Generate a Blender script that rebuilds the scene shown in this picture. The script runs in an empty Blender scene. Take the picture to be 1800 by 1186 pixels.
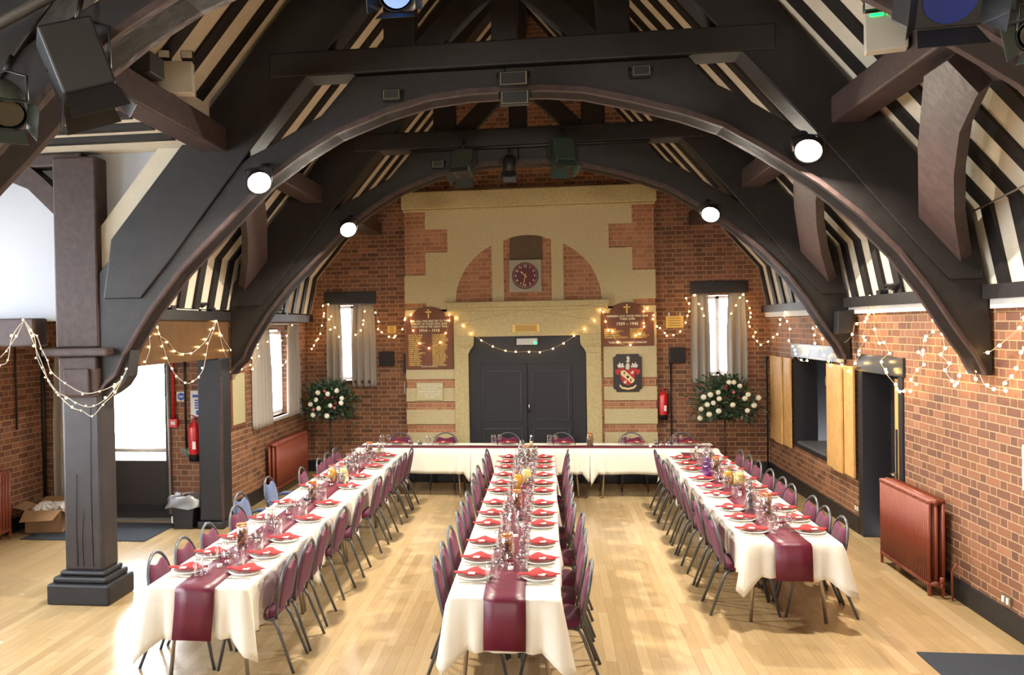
import bpy, bmesh, math, random
from mathutils import Vector, Matrix
random.seed(7)
S = bpy.context.scene
COL = S.collection
PI = math.pi

# ---------------------------------------------------------------- camera
CAMH = 2.62
F, CX, CY = 1506.0, 765.0, 593.0
def camera():
    yaw, pit, ro = .13207, .01172, -.01735
    cy_, sy = math.cos(yaw), math.sin(yaw)
    f = Vector((-sy*math.cos(pit), cy_*math.cos(pit), -math.sin(pit)))
    r = Vector((cy_, sy, 0)); u = r.cross(f)
    c, s = math.cos(ro), math.sin(ro)
    r2 = c*r + s*u; u2 = -s*r + c*u
    cam = bpy.data.cameras.new('camera'); o = bpy.data.objects.new('camera', cam); COL.objects.link(o)
    cam.sensor_fit = 'HORIZONTAL'; cam.sensor_width = 36; cam.lens = F*36/1800
    cam.shift_x = (900-CX)/1800; cam.shift_y = (CY-593)/1800
    M = Matrix((( r2.x, u2.x, -f.x, 0), (r2.y, u2.y, -f.y, 0), (r2.z, u2.z, -f.z, CAMH), (0,0,0,1)))
    o.matrix_world = M
    cam.clip_start = .05
    S.camera = o
camera()

# ---------------------------------------------------------------- world, exposure
S.view_settings.view_transform = 'Standard'
S.view_settings.look = 'None'
S.view_settings.gamma = 1
S.view_settings.use_curve_mapping = False
S.view_settings.exposure = -0.12
w = bpy.data.worlds.new('world'); S.world = w; w.use_nodes = True
bg = w.node_tree.nodes['Background']; bg.inputs[0].default_value = (.86, .93, 1, 1); bg.inputs[1].default_value = 30.0

def area(name, loc, target, size, power, col, shape='DISK', spread=PI):
    l = bpy.data.lights.new(name, 'AREA'); l.shape = shape; l.size = size; l.energy = power; l.color = col; l.spread = spread
    o = bpy.data.objects.new(name, l); COL.objects.link(o); o.location = loc
    o.rotation_euler = (Vector(target)-Vector(loc)).to_track_quat('-Z', 'Y').to_euler()
    return o
WARM = (1, .91, .77)
FLOODS = [(-2.62, 7.62, 3.98, 'left side of the middle truss'), (2.2, 7.62, 4.06, 'right side of the middle truss'),
          (-2.6, 11.06, 3.93, 'left side of the far truss'), (2.02, 11.06, 3.97, 'right side of the far truss')]
for i, (x, y, z, n) in enumerate(FLOODS):
    area('flood_light', (x*.97-.01, y-.13, z-.05), (x*.6, y-1.2, 0), .2, 215 if y < 9 else 290, WARM)
# added fill lamps behind the camera, standing in for unseen hall lighting
area('fill_light', (-2.2, -2.6, 3.3), (-1.2, 14, 2.0), .9, 90, WARM, spread=1.9)
area('fill_light', (2.0, -2.6, 3.3), (.6, 14, 2.0), .9, 90, WARM, spread=1.9)

# ---------------------------------------------------------------- materials
def lin(c):
    return tuple(((v/255)/12.92 if v/255 <= .04045 else ((v/255+.055)/1.055)**2.4) for v in c) + (1,)
MATS = {}
def mat(name, col, rough=.6, metal=0, bump=0, scale=20, var=0, emit=None, es=0, spec=.5, sheen=0, coat=0):
    if name in MATS: return MATS[name]
    m = bpy.data.materials.new(name); m.use_nodes = True; nt = m.node_tree; b = nt.nodes['Principled BSDF']
    c = lin(col)
    b.inputs['Base Color'].default_value = c
    b.inputs['Roughness'].default_value = rough; b.inputs['Metallic'].default_value = metal
    b.inputs['Specular IOR Level'].default_value = spec
    if coat: b.inputs['Coat Weight'].default_value = coat; b.inputs['Coat Roughness'].default_value = .15
    if sheen: b.inputs['Sheen Weight'].default_value = sheen
    if emit: b.inputs['Emission Color'].default_value = lin(emit); b.inputs['Emission Strength'].default_value = es
    if bump or var:
        tc = nt.nodes.new('ShaderNodeTexCoord'); n = nt.nodes.new('ShaderNodeTexNoise')
        n.inputs['Scale'].default_value = scale; n.inputs['Detail'].default_value = 5
        nt.links.new(tc.outputs['Object'], n.inputs['Vector'])
        if var:
            r = nt.nodes.new('ShaderNodeMapRange'); r.inputs['From Min'].default_value = .3; r.inputs['From Max'].default_value = .7
            r.inputs['To Min'].default_value = 1-var; r.inputs['To Max'].default_value = 1+var
            nt.links.new(n.outputs['Fac'], r.inputs['Value'])
            mx = nt.nodes.new('ShaderNodeMix'); mx.data_type = 'RGBA'; mx.blend_type = 'MULTIPLY'; mx.inputs[0].default_value = 1
            mx.inputs[6].default_value = c; nt.links.new(r.outputs[0], mx.inputs[7]); nt.links.new(mx.outputs[2], b.inputs['Base Color'])
        if bump:
            bp = nt.nodes.new('ShaderNodeBump'); bp.inputs['Strength'].default_value = bump; bp.inputs['Distance'].default_value = .01
            nt.links.new(n.outputs['Fac'], bp.inputs['Height']); nt.links.new(bp.outputs[0], b.inputs['Normal'])
    MATS[name] = m; return m

def thin_glass(name, tint=(1,1,1), refl=.08, rough=.03):
    m = bpy.data.materials.new(name); m.use_nodes = True; nt = m.node_tree; nt.nodes.clear()
    o = nt.nodes.new('ShaderNodeOutputMaterial'); t = nt.nodes.new('ShaderNodeBsdfTransparent'); g = nt.nodes.new('ShaderNodeBsdfGlossy')
    t.inputs[0].default_value = (*tint, 1); g.inputs[1].default_value = rough; g.inputs[0].default_value = (.95,.95,.95,1)
    l = nt.nodes.new('ShaderNodeLayerWeight'); l.inputs[0].default_value = .35
    r = nt.nodes.new('ShaderNodeMapRange'); r.inputs['To Min'].default_value = refl; r.inputs['To Max'].default_value = .5
    mx = nt.nodes.new('ShaderNodeMixShader')
    nt.links.new(l.outputs['Facing'], r.inputs[0]); nt.links.new(r.outputs[0], mx.inputs[0])
    nt.links.new(t.outputs[0], mx.inputs[1]); nt.links.new(g.outputs[0], mx.inputs[2]); nt.links.new(mx.outputs[0], o.inputs[0])
    MATS[name] = m; return m

class N:  # tiny node-expression helper
    def __init__(s, nt): s.nt = nt
    def m(s, op, a, b=None, c=None):
        n = s.nt.nodes.new('ShaderNodeMath'); n.operation = op
        for i, v in enumerate((a, b, c)):
            if v is None: continue
            if isinstance(v, (int, float)): n.inputs[i].default_value = v
            else: s.nt.links.new(v, n.inputs[i])
        return n.outputs[0]
    def mix(s, f, a, b, bt='MIX'):
        n = s.nt.nodes.new('ShaderNodeMix'); n.data_type = 'RGBA'; n.blend_type = bt
        for i, v in ((0, f), (6, a), (7, b)):
            if isinstance(v, (int, float)): n.inputs[i].default_value = v
            elif isinstance(v, tuple): n.inputs[i].default_value = v
            else: s.nt.links.new(v, n.inputs[i])
        return n.outputs[2]
    def ramp(s, f, stops):
        n = s.nt.nodes.new('ShaderNodeValToRGB'); e = n.color_ramp.elements
        while len(e) < len(stops): e.new(.5)
        for x, (p, c) in zip(e, stops): x.position = p; x.color = c
        s.nt.links.new(f, n.inputs[0]); return n.outputs[0]
    def noise(s, vec, sc, det=4, off=0):
        n = s.nt.nodes.new('ShaderNodeTexNoise'); n.inputs['Scale'].default_value = sc; n.inputs['Detail'].default_value = det
        s.nt.links.new(vec, n.inputs['Vector']); return n.outputs['Fac']

def brick_mat(name, axis, cols, mortar, course=.0785, per=.34):
    m = bpy.data.materials.new(name); m.use_nodes = True; nt = m.node_tree; b = nt.nodes['Principled BSDF']; e = N(nt)
    g = nt.nodes.new('ShaderNodeNewGeometry'); sp = nt.nodes.new('ShaderNodeSeparateXYZ'); nt.links.new(g.outputs['Position'], sp.inputs[0])
    wob = e.m('MULTIPLY', e.m('SUBTRACT', e.noise(g.outputs['Position'], 9, 2), .5), .006)
    if axis == 'a':   # choose by normal
        sn = nt.nodes.new('ShaderNodeSeparateXYZ'); nt.links.new(g.outputs['True Normal'], sn.inputs[0])
        ax = e.m('GREATER_THAN', e.m('ABSOLUTE', sn.outputs[0]), .5)
        u = e.m('ADD', e.m('MULTIPLY', sp.outputs[1], ax), e.m('MULTIPLY', sp.outputs[0], e.m('SUBTRACT', 1, ax)))
    else: u = sp.outputs[0 if axis == 'x' else 1]
    u = e.m('ADD', u, wob)
    v = e.m('DIVIDE', e.m('ADD', sp.outputs[2], wob), course)
    row = e.m('FLOOR', v); fv = e.m('SUBTRACT', v, row)
    par = e.m('ABSOLUTE', e.m('MODULO', row, 2))
    uu = e.m('ADD', e.m('DIVIDE', e.m('ADD', u, 40), per), e.m('MULTIPLY', par, .5))
    cell = e.m('FLOOR', uu); p = e.m('SUBTRACT', uu, cell)
    hdr = e.m('GREATER_THAN', p, .667)
    d1 = e.m('MINIMUM', p, e.m('SUBTRACT', 1, p)); d2 = e.m('ABSOLUTE', e.m('SUBTRACT', p, .667))
    du = e.m('MULTIPLY', e.m('MINIMUM', d1, d2), per)
    dv = e.m('MULTIPLY', e.m('MINIMUM', fv, e.m('SUBTRACT', 1, fv)), course)
    d = e.m('MINIMUM', du, dv)
    ms = nt.nodes.new('ShaderNodeMapRange'); ms.inputs['From Min'].default_value = .004; ms.inputs['From Max'].default_value = .0075
    nt.links.new(d, ms.inputs[0]); isb = ms.outputs[0]
    cv = nt.nodes.new('ShaderNodeCombineXYZ'); nt.links.new(e.m('ADD', cell, e.m('MULTIPLY', hdr, .5)), cv.inputs[0]); nt.links.new(row, cv.inputs[1])
    wn = nt.nodes.new('ShaderNodeTexWhiteNoise'); nt.links.new(cv.outputs[0], wn.inputs['Vector'])
    bc = e.ramp(wn.outputs['Value'], [(i/(len(cols)-1), lin(c)) for i, c in enumerate(cols)])
    big = e.noise(g.outputs['Position'], 1.1, 3); sm = e.noise(g.outputs['Position'], 60, 3)
    sc = e.m('ADD', .62, e.m('ADD', e.m('MULTIPLY', big, .45), e.m('MULTIPLY', sm, .35)))
    cc = nt.nodes.new('ShaderNodeCombineColor'); [nt.links.new(sc, cc.inputs[i]) for i in range(3)]
    bc = e.mix(1.0, bc, cc.outputs[0], 'MULTIPLY')
    col = e.mix(isb, lin(mortar), bc)
    nt.links.new(col, b.inputs['Base Color']); b.inputs['Roughness'].default_value = .75
    bp = nt.nodes.new('ShaderNodeBump'); bp.inputs['Strength'].default_value = .6; bp.inputs['Distance'].default_value = .006
    nt.links.new(e.m('ADD', isb, e.m('MULTIPLY', sm, .4)), bp.inputs['Height']); nt.links.new(bp.outputs[0], b.inputs['Normal'])
    MATS[name] = m; return m
BR = brick_mat('brick', 'a', [(92,62,48),(124,82,58),(136,90,64),(112,74,54),(100,66,52),(146,100,74)], (166,136,104))
BRL = brick_mat('brick_light', 'a', [(150,100,72),(166,112,82),(178,124,92),(156,106,76)], (186,158,122))

def floor_mat():
    m = bpy.data.materials.new('maple_floor'); m.use_nodes = True; nt = m.node_tree; b = nt.nodes['Principled BSDF']; e = N(nt)
    g = nt.nodes.new('ShaderNodeNewGeometry'); sp = nt.nodes.new('ShaderNodeSeparateXYZ'); nt.links.new(g.outputs['Position'], sp.inputs[0])
    x = e.m('DIVIDE', e.m('ADD', sp.outputs[0], 20), .085); row = e.m('FLOOR', x); fx = e.m('SUBTRACT', x, row)
    wn = nt.nodes.new('ShaderNodeTexWhiteNoise'); wn.noise_dimensions = '1D'; nt.links.new(row, wn.inputs['W'])
    y = e.m('ADD', e.m('DIVIDE', e.m('ADD', sp.outputs[1], 20), 1.15), e.m('MULTIPLY', wn.outputs['Value'], 7)); cell = e.m('FLOOR', y); fy = e.m('SUBTRACT', y, cell)
    cv = nt.nodes.new('ShaderNodeCombineXYZ'); nt.links.new(row, cv.inputs[0]); nt.links.new(cell, cv.inputs[1])
    w2 = nt.nodes.new('ShaderNodeTexWhiteNoise'); nt.links.new(cv.outputs[0], w2.inputs['Vector'])
    bc = e.ramp(w2.outputs['Value'], [(0, lin((162,137,99))), (.35, lin((169,144,105))), (.7, lin((175,150,111))), (1, lin((183,159,121)))])
    mp = nt.nodes.new('ShaderNodeMapping'); mp.inputs['Scale'].default_value = (14, 1.2, 1); nt.links.new(g.outputs['Position'], mp.inputs[0])
    gr = e.noise(mp.outputs[0], 3, 6); st = e.noise(g.outputs['Position'], .8, 4)
    sc = e.m('ADD', .72, e.m('ADD', e.m('MULTIPLY', gr, .28), e.m('MULTIPLY', st, .28)))
    cc = nt.nodes.new('ShaderNodeCombineColor'); [nt.links.new(sc, cc.inputs[i]) for i in range(3)]
    bc = e.mix(1.0, bc, cc.outputs[0], 'MULTIPLY')
    dj = e.m('MINIMUM', e.m('MULTIPLY', e.m('MINIMUM', fx, e.m('SUBTRACT', 1, fx)), .085), e.m('MULTIPLY', e.m('MINIMUM', fy, e.m('SUBTRACT', 1, fy)), 1.15))
    j = e.m('LESS_THAN', dj, .0016)
    col = e.mix(e.m('MULTIPLY', j, .45), bc, lin((120,88,52)))
    nt.links.new(col, b.inputs['Base Color'])
    nt.links.new(e.m('ADD', .13, e.m('MULTIPLY', e.noise(g.outputs['Position'], 2.3, 5), .22)), b.inputs['Roughness'])
    b.inputs['Specular IOR Level'].default_value = .6
    bp = nt.nodes.new('ShaderNodeBump'); bp.inputs['Strength'].default_value = .06; bp.inputs['Distance'].default_value = .003
    nt.links.new(gr, bp.inputs['Height']); nt.links.new(bp.outputs[0], b.inputs['Normal'])
    MATS['maple_floor'] = m; return m

WOOD = mat('dark_timber', (26,21,20), .55, bump=.35, scale=9, var=.35)
WOODB = mat('stained_timber', (60,43,40), .6, bump=.4, scale=14, var=.3)
STONE = mat('sandstone', (196,182,142), .85, bump=.25, scale=30, var=.1)
STONE2 = mat('sandstone_dressed', (190,174,128), .85, bump=.2, scale=22, var=.12)
PLASTER = mat('plaster', (205,196,176), .9, bump=.1, scale=12, var=.04)
WHITE = mat('white_paint', (222,220,214), .8)
PANELW = mat('white_panel', (188,192,200), .7)
BLACK = mat('black_paint', (28,28,32), .5, var=.08, scale=6)
DOORM = mat('door_paint', (28,28,35), .55)
CLOTH = mat('white_cloth', (226,222,210), .85, bump=.15, scale=40, sheen=.2)
MAROON = mat('maroon_satin', (92,16,42), .42, bump=.1, scale=30, var=.08)
FABRIC = mat('maroon_fabric', (90,24,56), .9, bump=.2, scale=120, sheen=.08, var=.06)
BLUEF = mat('blue_fabric', (70,84,122), .9, bump=.2, scale=120, sheen=.2)
FRAME = mat('grey_hammered_metal', (92,95,100), .4, metal=.6)
STEEL = mat('steel', (170,160,150), .3, metal=.9)
PLATEM = mat('white_china', (232,230,224), .2, coat=.3)
NAPK = mat('red_napkin', (146,28,30), .85, bump=.2, scale=60)
CARD = mat('white_card', (238,236,230), .8)
SILVER = mat('cutlery_steel', (190,188,184), .18, metal=1)
GLASS = thin_glass('clear_glass', (.97,.97,.98), .045, .06)
PURPLEG = thin_glass('purple_glass', (.8,.6,.92), .05, .06)
PANE = thin_glass('window_glass', (1,1,1), .03)
OAK = mat('light_wood', (196,152,92), .5, bump=.12, scale=8, var=.12)
REDOX = mat('red_oxide_paint', (126,60,42), .45, var=.06, scale=10)
CURT = mat('grey_curtain', (164,157,149), .95, bump=.1, scale=60)
GOLD = mat('gold_leaf', (232,200,110), .45, metal=.2)
CREAM = mat('cream_lettering', (238,228,190), .7)
OAKB = mat('brown_board', (112,66,44), .6, var=.05, scale=10)
BRASS = mat('brass_plate', (205,170,90), .4, metal=.35)
WIRE = mat('clear_wire', (196,180,150), .5)
BULB = mat('warm_bulb', (255,220,150), .4, emit=(255,200,120), es=42)
BULBOFF = mat('unlit_bulb', (230,225,210), .3)
LENS = mat('flood_lens', (255,240,210), .4, emit=(255,236,200), es=60)
RED = mat('red_enamel', (196,24,28), .3, coat=.4)
RUBBER = mat('black_plastic', (26,26,28), .45)
MATM = mat('dark_mat', (44,50,60), .95, bump=.5, scale=200)
NOTE = mat('notice_print', (120,110,80), .8)

# ---------------------------------------------------------------- mesh builder
class MB:
    def __init__(s): s.v = []; s.f = []; s.sm = []
    def add(s, vs, fs, smooth=False):
        o = len(s.v); s.v += [tuple(v) for v in vs]; s.f += [tuple(i+o for i in f) for f in fs]; s.sm += [smooth]*len(fs); return s
    def box(s, x0, x1, y0, y1, z0, z1):
        s.add([(x0,y0,z0),(x1,y0,z0),(x1,y1,z0),(x0,y1,z0),(x0,y0,z1),(x1,y0,z1),(x1,y1,z1),(x0,y1,z1)],
              [(0,3,2,1),(4,5,6,7),(0,1,5,4),(1,2,6,5),(2,3,7,6),(3,0,4,7)]); return s
    def bar(s, a, b, w, h, up=(0,0,1)):     # rectangular bar a->b
        a, b = Vector(a), Vector(b); d = (b-a).normalized(); r = d.cross(Vector(up))
        if r.length < 1e-4: r = d.cross(Vector((1,0,0)))
        r.normalize(); u = r.cross(d); vs = []
        for p in (a, b):
            for i, j in ((-1,-1),(1,-1),(1,1),(-1,1)): vs.append(p + r*w/2*i + u*h/2*j)
        s.add(vs, [(0,3,2,1),(4,5,6,7),(0,1,5,4),(1,2,6,5),(2,3,7,6),(3,0,4,7)]); return s
    def prism(s, pts, o, ux, uy, t):        # polygon (in plane) extruded along ux x uy by t
        o, ux, uy = Vector(o), Vector(ux), Vector(uy); n = ux.cross(uy).normalized()
        k = len(pts); A = [o+ux*p[0]+uy*p[1] for p in pts]; B = [p+n*t for p in A]
        fs = [tuple(range(k))[::-1], tuple(range(k, 2*k))] + [(i, (i+1)%k, k+(i+1)%k, k+i) for i in range(k)]
        s.add(A+B, fs); return s
    def tube(s, pts, r, n=8, closed=False, smooth=True):
        P = [Vector(p) for p in pts]; k = len(P); vs = []
        up = Vector((0,0,1)); prev = None
        for i, p in enumerate(P):
            a = P[(i-1)%k] if (closed or i > 0) else p; b = P[(i+1)%k] if (closed or i < k-1) else p
            d = (b-a).normalized() if (b-a).length > 1e-9 else Vector((0,0,1))
            if prev is None:
                x = d.cross(up)
                if x.length < .05: x = d.cross(Vector((1,0,0)))
            else: x = prev - d*prev.dot(d)
            x.normalize(); prev = x; y = d.cross(x)
            rr = r[i] if isinstance(r, (list, tuple)) else r
            vs += [p + (x*math.cos(2*PI*j/n) + y*math.sin(2*PI*j/n))*rr for j in range(n)]
        fs = [(i*n+j, i*n+(j+1)%n, ((i+1)%k)*n+(j+1)%n, ((i+1)%k)*n+j) for i in range(k if closed else k-1) for j in range(n)]
        if not closed: fs += [tuple(range(n))[::-1], tuple(range((k-1)*n, k*n))]
        s.add(vs, fs, smooth); return s
    def lathe(s, prof, c=(0,0,0), n=20, smooth=True, cap=True):
        c = Vector(c); vs = []
        for r, z in prof: vs += [c+Vector((r*math.cos(2*PI*j/n), r*math.sin(2*PI*j/n), z)) for j in range(n)]
        k = len(prof); fs = [(i*n+j, i*n+(j+1)%n, (i+1)*n+(j+1)%n, (i+1)*n+j) for i in range(k-1) for j in range(n)]
        if cap:
            fs += [tuple(range(n))[::-1], tuple(range((k-1)*n, k*n))]
        s.add(vs, fs, smooth); return s
    def ball(s, c, r, n=10, sz=1.0, m=6):
        s.lathe([(max(1e-4, r*math.sin(PI*i/m)), -r*sz*math.cos(PI*i/m)) for i in range(m+1)], c, n, cap=False); return s
    def grid(s, rows, closed=False, smooth=True):
        k = len(rows[0]); vs = [p for r in rows for p in r]; fs = []
        for i in range(len(rows)-1):
            for j in range(k if closed else k-1): fs.append((i*k+j, i*k+(j+1)%k, (i+1)*k+(j+1)%k, (i+1)*k+j))
        s.add(vs, fs, smooth); return s
    def tf(s, M):
        s.v = [tuple(M @ Vector(v)) for v in s.v]; return s
    def build(s, name, m, parent=None, recalc=True):
        me = bpy.data.meshes.new(name); me.from_pydata(s.v, [], s.f); me.materials.append(m)
        me.polygons.foreach_set('use_smooth', s.sm)
        if recalc:
            bm = bmesh.new(); bm.from_mesh(me); bmesh.ops.recalc_face_normals(bm, faces=bm.faces); bm.to_mesh(me); bm.free()
        me.update()
        o = bpy.data.objects.new(name, me); COL.objects.link(o)
        if parent: o.parent = parent
        return o
def bev(o, w=.01, seg=2):
    md = o.modifiers.new('bevel', 'BEVEL'); md.width = w; md.segments = seg; md.limit_method = 'ANGLE'; return o
def tag(o, label=None, cat=None, group=None, kind=None):
    if label: o['label'] = label
    if cat: o['category'] = cat
    if group: o['group'] = group
    if kind: o['kind'] = kind
    return o
def thing(name, label, cat, loc=(0,0,0), rz=0, group=None):
    o = bpy.data.objects.new(name, None); COL.objects.link(o); o.location = loc; o.rotation_euler = (0,0,rz); o.empty_display_size = .1
    return tag(o, label, cat, group)
def st(o): o['kind'] = 'structure'; return o
KIDS = {}
def dup(root, loc, rz, label, group=None, sc=None):
    kids = KIDS.get(root.name)
    if kids is None:
        kids = [(c, [g for g in bpy.data.objects if g.parent == c]) for c in bpy.data.objects if c.parent == root]; KIDS[root.name] = kids
    r = root.copy(); COL.objects.link(r); r.location = loc; r.rotation_euler = (0,0,rz); r['label'] = label
    if group: r['group'] = group
    if sc: r.scale = sc
    for c, gs in kids:
        d = c.copy(); COL.objects.link(d); d.parent = r
        for g in gs:
            h = g.copy(); COL.objects.link(h); h.parent = d
    return r
class Proto:   # first placement moves the prototype itself, later ones copy it
    def __init__(s, o): s.o = o; s.used = False
    def put(s, loc, rz, label, group=None, sc=None):
        if not s.used:
            s.used = True; o = s.o; o.location = loc; o.rotation_euler = (0,0,rz); o['label'] = label
            if group: o['group'] = group
            if sc: o.scale = sc
            return o
        o = dup(s.o, loc, rz, label, group, sc)
        if not sc: o.scale = (1,1,1)
        return o
ORD = ['first','second','third','fourth','fifth','sixth','seventh','eighth','ninth','tenth','eleventh','twelfth','thirteenth','fourteenth','fifteenth','sixteenth','seventeenth','eighteenth','nineteenth','twentieth']
def text(s, name, x, y, z, size, m, parent, align='CENTER', yaw=0, ext=.001, bold=0, xs=1):
    cu = bpy.data.curves.new(name, 'FONT'); cu.body = s; cu.size = size; cu.align_x = align; cu.align_y = 'CENTER'; cu.extrude = ext; cu.offset = bold
    cu.resolution_u = 2
    t = bpy.data.objects.new('tmp', cu); me = bpy.data.meshes.new_from_object(t); bpy.data.objects.remove(t); me.name = name
    me.materials.clear(); me.materials.append(m)
    o = bpy.data.objects.new(name, me); COL.objects.link(o)
    o.matrix_world = Matrix.Translation((x,y,z)) @ Matrix.Rotation(yaw, 4, 'Z') @ Matrix.Rotation(PI/2, 4, 'X') @ Matrix.Diagonal((xs,1,1,1))
    if parent: o.parent = parent
    return o
# ================================================================ STRUCTURE
XC = -.36; XR = 3.75; XL = -4.45; XA = -7.1; YB = 15.4; YN = -4.0; YE = 11.3
st(MB().box(XA-.3, XR+.3, YN-.3, YB+.3, -.12, 0).build('floor', floor_mat()))

def wall_boxes(mb, axis, lo, hi, z0, z1, pos, t, holes):
    """wall as boxes around holes (a0,a1,z0,z1); axis 'x': wall along x at y=pos..pos+t"""
    hs = sorted(holes); cuts = [lo]
    def B(a0, a1, b0, b1):
        if a1-a0 < 1e-4 or b1-b0 < 1e-4: return
        if axis == 'x': mb.box(a0, a1, pos, pos+t, b0, b1)
        else: mb.box(pos, pos+t, a0, a1, b0, b1)
    a = lo
    for h in hs:
        B(a, h[0], z0, z1); B(h[0], h[1], z0, h[2]); B(h[0], h[1], h[3], z1); a = h[1]
    B(a, hi, z0, z1); return mb

# back wall (gable) -----------------------------------------------------
mb = MB(); wall_boxes(mb, 'x', XL-.4, XR+.35, 0, 3.5, YB, .35, [(-4.02,-3.2,1.67,3.06),(2.52,3.34,1.7,3.1)])
mb.prism([(-4.5,3.5),(4.5,3.5),(0,8.9)], (XC,YB+.35,0), (1,0,0), (0,0,1), .35)
st(mb.build('wall_back', BR))
# right wall
mb = MB(); wall_boxes(mb, 'y', YN, YB+.35, 0, 2.95, XR, .32, [(9.82,10.95,0,2.0),(11.95,13.85,.74,2.07)])
st(mb.build('wall_right', BR))
# left wall beyond the arcade (far bay)
mb = MB(); wall_boxes(mb, 'y', YE, YB, 0, 2.95, XL-.18, .18, [(12.75,14.25,1.2,2.62)])
st(mb.build('wall_left', BR))
# aisle end wall and outer wall
mb = MB(); wall_boxes(mb, 'x', XA-.3, XL-.18, 0, 3.0, YE, .3, [(-6.22,-5.22,0,2.32)])
st(mb.build('wall_aisle_end', BR))
mb = MB(); wall_boxes(mb, 'y', YN, YE+.3, 0, 4.7, XA-.32, .32, [(-1.0,1.2,1.25,4.0),(2.2,4.4,1.0,4.0),(5.4,7.4,1.0,4.1),(8.9,10.0,1.25,2.45)])
st(mb.build('wall_aisle_outer', BR))
st(MB().box(XA-.32, XR+.32, YN-.3, YN, 0, 8.5).build('wall_near', BR))

# roof plaster ----------------------------------------------------------
KU, KZ, RZ, BU, BZ = 3.92, 3.55, 8.2, 4.05, 2.905   # kink, ridge, foot of the rafters
def roof_pts(off):  # plaster face, off = distance outside the rafters' lower edge
    return [(BU+off, BZ), (KU+off, KZ), (0, RZ+off*1.55)]
def roof_side(sg, y0, y1, cut=None):
    global XC
    X0 = XC; XC = XC+(.1 if sg < 0 else 0)
    try: return roof_side_(sg, y0, y1, cut)
    finally: XC = X0
def roof_side_(sg, y0, y1, cut=None):
    P = roof_pts(.035); Q = roof_pts(.25)
    ap = .002+(.1 if sg < 0 else 0)
    for L in (P, Q): L[2] = (ap, L[2][1]-ap*1.168)
    if cut: # stop at purlin u
        z = P[1][1]+(P[2][1]-P[1][1])*(P[1][0]-cut)/(P[1][0]-P[2][0]); P = [(cut, z), P[2]]
        z = Q[1][1]+(Q[2][1]-Q[1][1])*(Q[1][0]-cut)/(Q[1][0]-Q[2][0]); Q = [(cut, z), Q[2]]
    poly = [(XC+sg*u, z) for u, z in P] + [(XC+sg*u, z) for u, z in Q[::-1]]
    return MB().prism(poly, (0, y1, 0), (1,0,0), (0,0,1), y1-y0)
st(roof_side(1, YN, YB).build('ceiling', PLASTER))
st(roof_side(-1, 7.9, YB).build('ceiling', PLASTER))
st(roof_side(-1, YN, 7.9, 2.95).build('ceiling', PLASTER))
st(MB().box(XA-.3, XC-2.9, YN, 8.16, 4.4, 4.5).box(XC-3.2, XC-2.8, YN, 8.0, 4.5, 4.8).build('ceiling_dormer', PLASTER))
st(MB().box(XA-.3, XL-.15, 8.16, YE, 2.9, 3.0).build('ceiling_aisle', PLASTER))
# partition above the aisle beam, in the middle truss' plane
mb = MB().prism([(XA,2.75),(-4.75,2.75),(-4.3,3.1),(-3.35,4.4),(XA,4.4)], (0,8.15,0), (1,0,0), (0,0,1), .1)
st(mb.build('wall_gallery_panel', PANELW))

# rafters ---------------------------------------------------------------
def rafter(sg, y, cut=None, w=.16):
    X0 = XC; XC_ = XC+(.1 if sg < 0 else 0)
    A = [(BU, BZ), (KU, KZ), (0, RZ)]; Bo = [(BU+.034, BZ), (KU+.034, KZ), (0, RZ+.0525)]
    ap = .004+(.1 if sg < 0 else 0)
    for L in (A, Bo): L[2] = (ap, L[2][1]-ap*1.168)
    if cut:
        f = lambda L: (cut, L[1][1]+(L[2][1]-L[1][1])*(L[1][0]-cut)/(L[1][0]-L[2][0])); A = [f(A), A[2]]; Bo = [f(Bo), Bo[2]]
    poly = [(XC_+sg*u, z) for u, z in A] + [(XC_+sg*u, z) for u, z in Bo[::-1]]
    return MB().prism(poly, (0, y+w/2, 0), (1,0,0), (0,0,1), w)
TR = [4.4, 7.8, 11.25]     # near faces of the trusses
bays = [(-3.7, 4.35, 'behind the near truss'), (4.7, 7.8, 'between the near and middle trusses'), (8.1, 11.25, 'between the middle and far trusses'), (11.55, 15.4, 'between the far truss and the gable')]
for y0, y1, nm in bays:
    n = max(2, round((y1-y0)/.46))
    if y0 < 0: ys = [y for y in (2.75, 3.2, 3.65, 4.1)]
    else: ys = [y0+(i+.5)*(y1-y0)/n for i in range(n)]
    for sg, sd in ((1,'right'),(-1,'left')):
        for i, y in enumerate(ys):
            o = rafter(sg, y, 2.95 if (sg < 0 and y < 7.8) else None).build('rafter', WOOD)
            tag(o, 'dark %s rafter on the %s roof slope %s' % (ORD[i], sd, nm), 'rafter', 'rafters of the hall roof')
for i in range(8):
    y = 4.93+.4*i
    if y > 7.7: break
    o = MB().box(XA, XC-2.95, y-.045, y+.045, 4.345, 4.4).build('ceiling_joist', WOOD)
    tag(o, 'dark %s joist from the near truss under the flat white dormer ceiling' % ORD[i], 'joist', 'joists of the dormer ceiling')

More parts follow.
